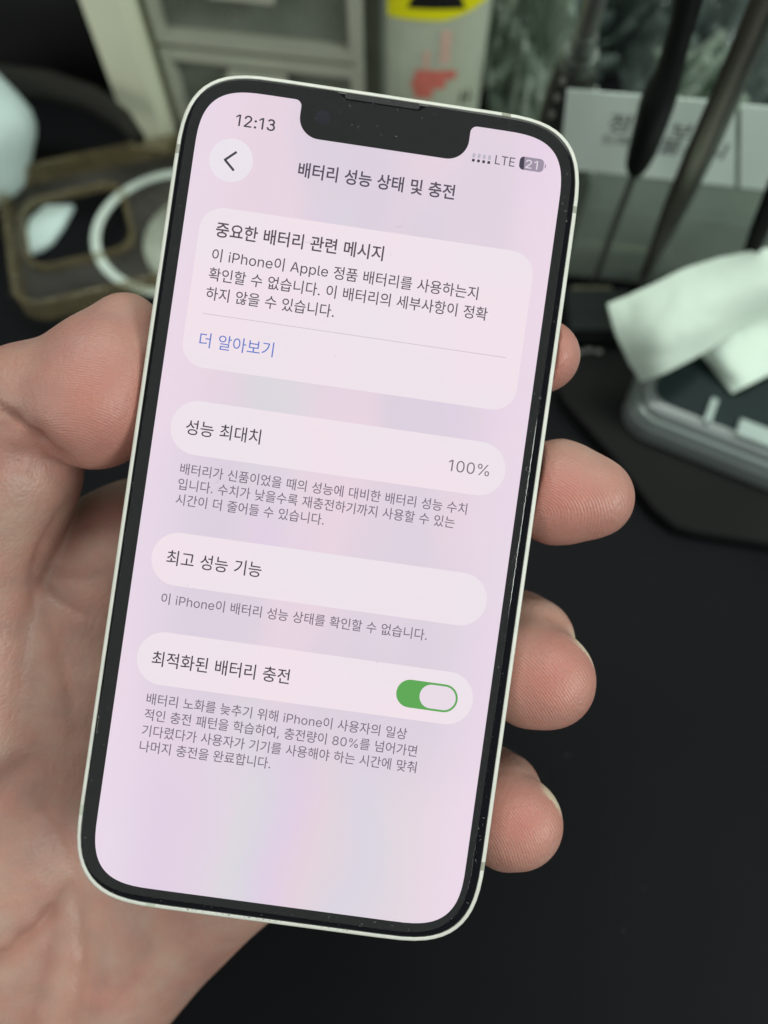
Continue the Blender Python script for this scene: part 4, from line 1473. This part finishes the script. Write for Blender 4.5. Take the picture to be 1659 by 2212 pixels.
# light smoothing
for _ in range(3):
    acc = np.zeros_like(HV); cnt = np.zeros(len(HV))
    for a, b_ in ((0, 1), (1, 2), (2, 3), (3, 0)):
        np.add.at(acc, HF[:, a], HV[HF[:, b_]]); np.add.at(cnt, HF[:, a], 1)
        np.add.at(acc, HF[:, b_], HV[HF[:, a]]); np.add.at(cnt, HF[:, b_], 1)
    HV = HV * .5 + .5 * acc / cnt[:, None]


def vnormals(V, Fc):
    n_ = np.cross(V[Fc[:, 2]] - V[Fc[:, 0]], V[Fc[:, 3]] - V[Fc[:, 1]])
    out_ = np.zeros_like(V)
    for q in range(4):
        np.add.at(out_, Fc[:, q], n_)
    return out_ / (np.linalg.norm(out_, axis=1, keepdims=True) + 1e-12)


NR = vnormals(HV, HF)
PXx = CXP + HV[:, 0] / HV[:, 2] * F_PX
PXy = CYP + HV[:, 1] / HV[:, 2] * F_PX
facing = np.clip(-NR[:, 2] * 1.6 + .15, 0, 1)


def poly_dist(poly):
    """distance to a line on the skin and how far along it the nearest point lies"""
    best = np.full(len(PXx), 1e9)
    along = np.zeros(len(PXx))
    tot = sum(math.dist(p, q) for p, q in zip(poly[:-1], poly[1:]))
    run = 0.0
    for (x0, y0), (x1, y1) in zip(poly[:-1], poly[1:]):
        dx, dy = x1 - x0, y1 - y0
        t = np.clip(((PXx - x0) * dx + (PXy - y0) * dy) / (dx * dx + dy * dy), 0, 1)
        dd = np.hypot(PXx - x0 - t * dx, PXy - y0 - t * dy)
        sg = math.hypot(dx, dy)
        along = np.where(dd < best, (run + t * sg) / tot, along)
        best = np.minimum(best, dd)
        run += sg
    return best, along


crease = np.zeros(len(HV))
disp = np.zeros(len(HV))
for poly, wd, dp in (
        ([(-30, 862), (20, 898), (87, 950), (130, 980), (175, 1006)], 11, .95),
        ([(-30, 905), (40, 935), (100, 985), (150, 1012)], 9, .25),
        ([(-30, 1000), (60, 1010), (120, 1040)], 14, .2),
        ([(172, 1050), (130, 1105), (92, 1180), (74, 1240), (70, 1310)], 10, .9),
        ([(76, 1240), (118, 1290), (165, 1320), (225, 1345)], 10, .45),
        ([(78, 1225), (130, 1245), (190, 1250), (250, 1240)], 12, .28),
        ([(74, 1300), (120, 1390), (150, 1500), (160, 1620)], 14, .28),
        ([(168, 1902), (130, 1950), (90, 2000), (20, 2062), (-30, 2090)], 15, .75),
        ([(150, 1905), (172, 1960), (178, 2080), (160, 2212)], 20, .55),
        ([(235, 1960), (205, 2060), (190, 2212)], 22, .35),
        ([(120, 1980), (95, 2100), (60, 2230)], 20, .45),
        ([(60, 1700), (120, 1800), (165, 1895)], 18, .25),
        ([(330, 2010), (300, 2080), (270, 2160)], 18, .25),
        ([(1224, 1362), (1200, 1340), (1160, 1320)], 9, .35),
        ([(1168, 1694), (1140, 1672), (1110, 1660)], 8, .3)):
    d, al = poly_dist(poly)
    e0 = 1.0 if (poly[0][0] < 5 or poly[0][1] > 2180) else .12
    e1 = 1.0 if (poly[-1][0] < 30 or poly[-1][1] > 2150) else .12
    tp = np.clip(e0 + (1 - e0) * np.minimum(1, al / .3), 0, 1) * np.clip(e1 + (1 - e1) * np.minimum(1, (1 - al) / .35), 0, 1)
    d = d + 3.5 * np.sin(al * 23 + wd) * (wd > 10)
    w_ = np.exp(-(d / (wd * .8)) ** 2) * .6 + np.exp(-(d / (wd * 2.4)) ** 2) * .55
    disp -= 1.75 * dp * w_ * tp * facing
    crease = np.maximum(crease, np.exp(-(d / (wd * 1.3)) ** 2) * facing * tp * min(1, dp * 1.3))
# broad unevenness of flesh
for _ in range(26):
    kv = rng.normal(0, 1, 3) * rng.uniform(.04, .16)
    disp += np.sin(HV @ kv + rng.uniform(0, 6.28)) * .085 / max(np.linalg.norm(kv), .15) * .3
HV = HV + NR * disp[:, None]

# skin attributes: redness of the pads, ridge phase and strength, nail
flush = np.zeros(len(HV)); amp = np.zeros(len(HV)); phase = np.zeros(len(HV)); nail = np.zeros(len(HV))
mmpx = 135 / F_PX


def pad(cx, cy, rx, ry, core, ax, ay, rot, zmax=150, fl=1.0):
    global flush, amp, phase
    c_, s__ = math.cos(rot), math.sin(rot)
    u_ = ((PXx - cx) * c_ + (PXy - cy) * s__) / rx
    v_ = (-(PXx - cx) * s__ + (PXy - cy) * c_) / ry
    q = np.hypot(u_, v_)
    wgt = np.clip(1.25 - q, 0, 1) * (HV[:, 2] < zmax)
    wgt = np.minimum(1, wgt * 2.2)
    uu = ((PXx - core[0]) * c_ + (PXy - core[1]) * s__) * mmpx / ax
    vv = (-(PXx - core[0]) * s__ + (PXy - core[1]) * c_) * mmpx / ay
    ph = np.hypot(uu, vv)
    sel = wgt > amp
    phase = np.where(sel, ph, phase)
    amp = np.where(sel, wgt, amp)
    flush = np.maximum(flush, np.exp(-(q / .85) ** 2) * fl * (HV[:, 2] < zmax))


pad(1215, 1068, 150, 118, (1165, 1110), 1.25, 1.0, .12)
pad(1180, 775, 90, 95, (1120, 800), 1.0, 1.1, 0)
pad(1180, 1465, 120, 110, (1010, 1640), 1.0, 1.2, -.5, 145)
pad(1125, 1770, 100, 105, (960, 1890), 1.0, 1.2, -.5, 145)
pad(225, 870, 170, 190, (150, 1010), 1.35, 1.0, .1, 150, .75)
amp = np.where(PXx < 420, amp * .55, amp)
for cx, cy, rx, ry, rot in ((1262, 1402, 46, 14, .95), (1196, 1722, 42, 12, 1.0), (170, 690, 70, 12, -.6)):
    c_, s__ = math.cos(rot), math.sin(rot)
    u_ = ((PXx - cx) * c_ + (PXy - cy) * s__) / rx
    v_ = (-(PXx - cx) * s__ + (PXy - cy) * c_) / ry
    nail = np.maximum(nail, np.clip(1.6 - np.hypot(u_, v_) * 1.1, 0, 1) * (np.abs(NR[:, 2]) < .45))

me = bpy.data.meshes.new("hand")
HW = np.array([list(CAMP)]) + (HV[:, :1] * np.array([list(RIGHT)]) + HV[:, 1:2] * np.array([list(DOWN)]) + HV[:, 2:3] * np.array([list(FWD)])) * .001
HORG = HW.mean(axis=0)
me.from_pydata((HW - HORG).tolist(), [], HF.tolist())
for nm, arr in (("flush", flush), ("ridge_amp", amp), ("ridge_phase", phase), ("nail", nail), ("crease", crease)):
    at_ = me.attributes.new(nm, 'FLOAT', 'POINT')
    at_.data.foreach_set("value", np.ascontiguousarray(arr, dtype=np.float32))

skin, n, l, b = node_mat("skin")
tc = N(n, 'ShaderNodeTexCoord')


def A_(nm):
    return N(n, 'ShaderNodeAttribute', attribute_name=nm).outputs['Fac']


nA = N(n, 'ShaderNodeTexNoise', i_Scale=70.0, i_Detail=5.0, i_Roughness=.6)
nB = N(n, 'ShaderNodeTexNoise', i_Scale=150.0, i_Detail=4.0)
nC = N(n, 'ShaderNodeTexVoronoi', i_Scale=1500.0)
for q in (nA, nB, nC):
    l.new(tc.outputs['Object'], q.inputs['Vector'])
rp = N(n, 'ShaderNodeValToRGB')
rp.color_ramp.elements[0].position = .34; rp.color_ramp.elements[1].position = .66
rp.color_ramp.elements[0].color = (0.360, 0.192, 0.162, 1)
rp.color_ramp.elements[1].color = (0.450, 0.298, 0.242, 1)
l.new(nA.outputs['Fac'], rp.inputs[0])
col = mixc(A_("flush"), rp.outputs[0], (0.52, 0.20, 0.17))
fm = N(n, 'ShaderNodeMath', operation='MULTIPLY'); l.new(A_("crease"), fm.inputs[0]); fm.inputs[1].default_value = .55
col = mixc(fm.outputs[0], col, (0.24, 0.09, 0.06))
fb = N(n, 'ShaderNodeMapRange'); fb.inputs['From Min'].default_value = .35; fb.inputs['From Max'].default_value = .65; fb.inputs['To Max'].default_value = .4
l.new(nB.outputs['Fac'], fb.inputs['Value'])
col = mixc(fb.outputs[0], col, (0.50, 0.22, 0.17))
col = mixc(A_("nail"), col, (0.62, 0.50, 0.38))
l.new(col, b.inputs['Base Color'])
b.inputs['Subsurface Weight'].default_value = 0.35
b.inputs['Subsurface Radius'].default_value = (1.0, .35, .2)
b.inputs['Subsurface Scale'].default_value = .0022
b.inputs['Roughness'].default_value = .43
b.inputs['Specular IOR Level'].default_value = .4
# ridges
ph = N(n, 'ShaderNodeMath', operation='MULTIPLY_ADD')
l.new(A_("ridge_phase"), ph.inputs[0]); ph.inputs[1].default_value = 2 * math.pi / .50
wob = N(n, 'ShaderNodeMath', operation='MULTIPLY'); l.new(nB.outputs['Fac'], wob.inputs[0]); wob.inputs[1].default_value = 5.0
l.new(wob.outputs[0], ph.inputs[2])
sn = N(n, 'ShaderNodeMath', operation='SINE'); l.new(ph.outputs[0], sn.inputs[0])
ra = N(n, 'ShaderNodeMath', operation='MULTIPLY'); l.new(sn.outputs[0], ra.inputs[0]); l.new(A_("ridge_amp"), ra.inputs[1])
# fine cross-hatched skin lines elsewhere
wv1 = N(n, 'ShaderNodeTexNoise', i_Scale=420.0, i_Detail=4.0, i_Distortion=.6)
mpp = N(n, 'ShaderNodeMapping'); mpp.inputs['Rotation'].default_value = (0, 0, .9); mpp.inputs['Scale'].default_value = (1, .28, 1)
l.new(tc.outputs['Object'], mpp.inputs['Vector']); l.new(mpp.outputs[0], wv1.inputs['Vector'])
b1 = N(n, 'ShaderNodeBump', i_Strength=.5, i_Distance=.00004); l.new(ra.outputs[0], b1.inputs['Height'])
b2 = N(n, 'ShaderNodeBump', i_Strength=.5, i_Distance=.00028); l.new(wv1.outputs['Fac'], b2.inputs['Height']); l.new(b1.outputs[0], b2.inputs['Normal'])
wv2 = N(n, 'ShaderNodeTexWave', i_Scale=210.0, i_Distortion=9.0, i_Detail=3.0)
wv2.inputs['Detail Scale'].default_value = 1.6
mp2 = N(n, 'ShaderNodeMapping'); mp2.inputs['Rotation'].default_value = (0.2, 0.1, .55)
l.new(tc.outputs['Object'], mp2.inputs['Vector']); l.new(mp2.outputs[0], wv2.inputs['Vector'])
iv = N(n, 'ShaderNodeMath', operation='SUBTRACT'); iv.inputs[0].default_value = 1.0; l.new(A_("ridge_amp"), iv.inputs[1])
wm = N(n, 'ShaderNodeMath', operation='MULTIPLY'); l.new(wv2.outputs['Fac'], wm.inputs[0]); l.new(iv.outputs[0], wm.inputs[1])
b25 = N(n, 'ShaderNodeBump', i_Strength=.12, i_Distance=.00012); l.new(wm.outputs[0], b25.inputs['Height']); l.new(b2.outputs[0], b25.inputs['Normal'])
b3 = N(n, 'ShaderNodeBump', i_Strength=.35, i_Distance=.00015); l.new(nC.outputs['Distance'], b3.inputs['Height']); l.new(b25.outputs[0], b3.inputs['Normal'])
l.new(b3.outputs[0], b.inputs['Normal'])
hand = link("hand", me, skin, smooth=True)
hand.location = HORG
tag(hand, "bare left hand holding the smartphone, thumb on one edge and four fingertips on the other", "hand")
print("hand verts", len(HV))
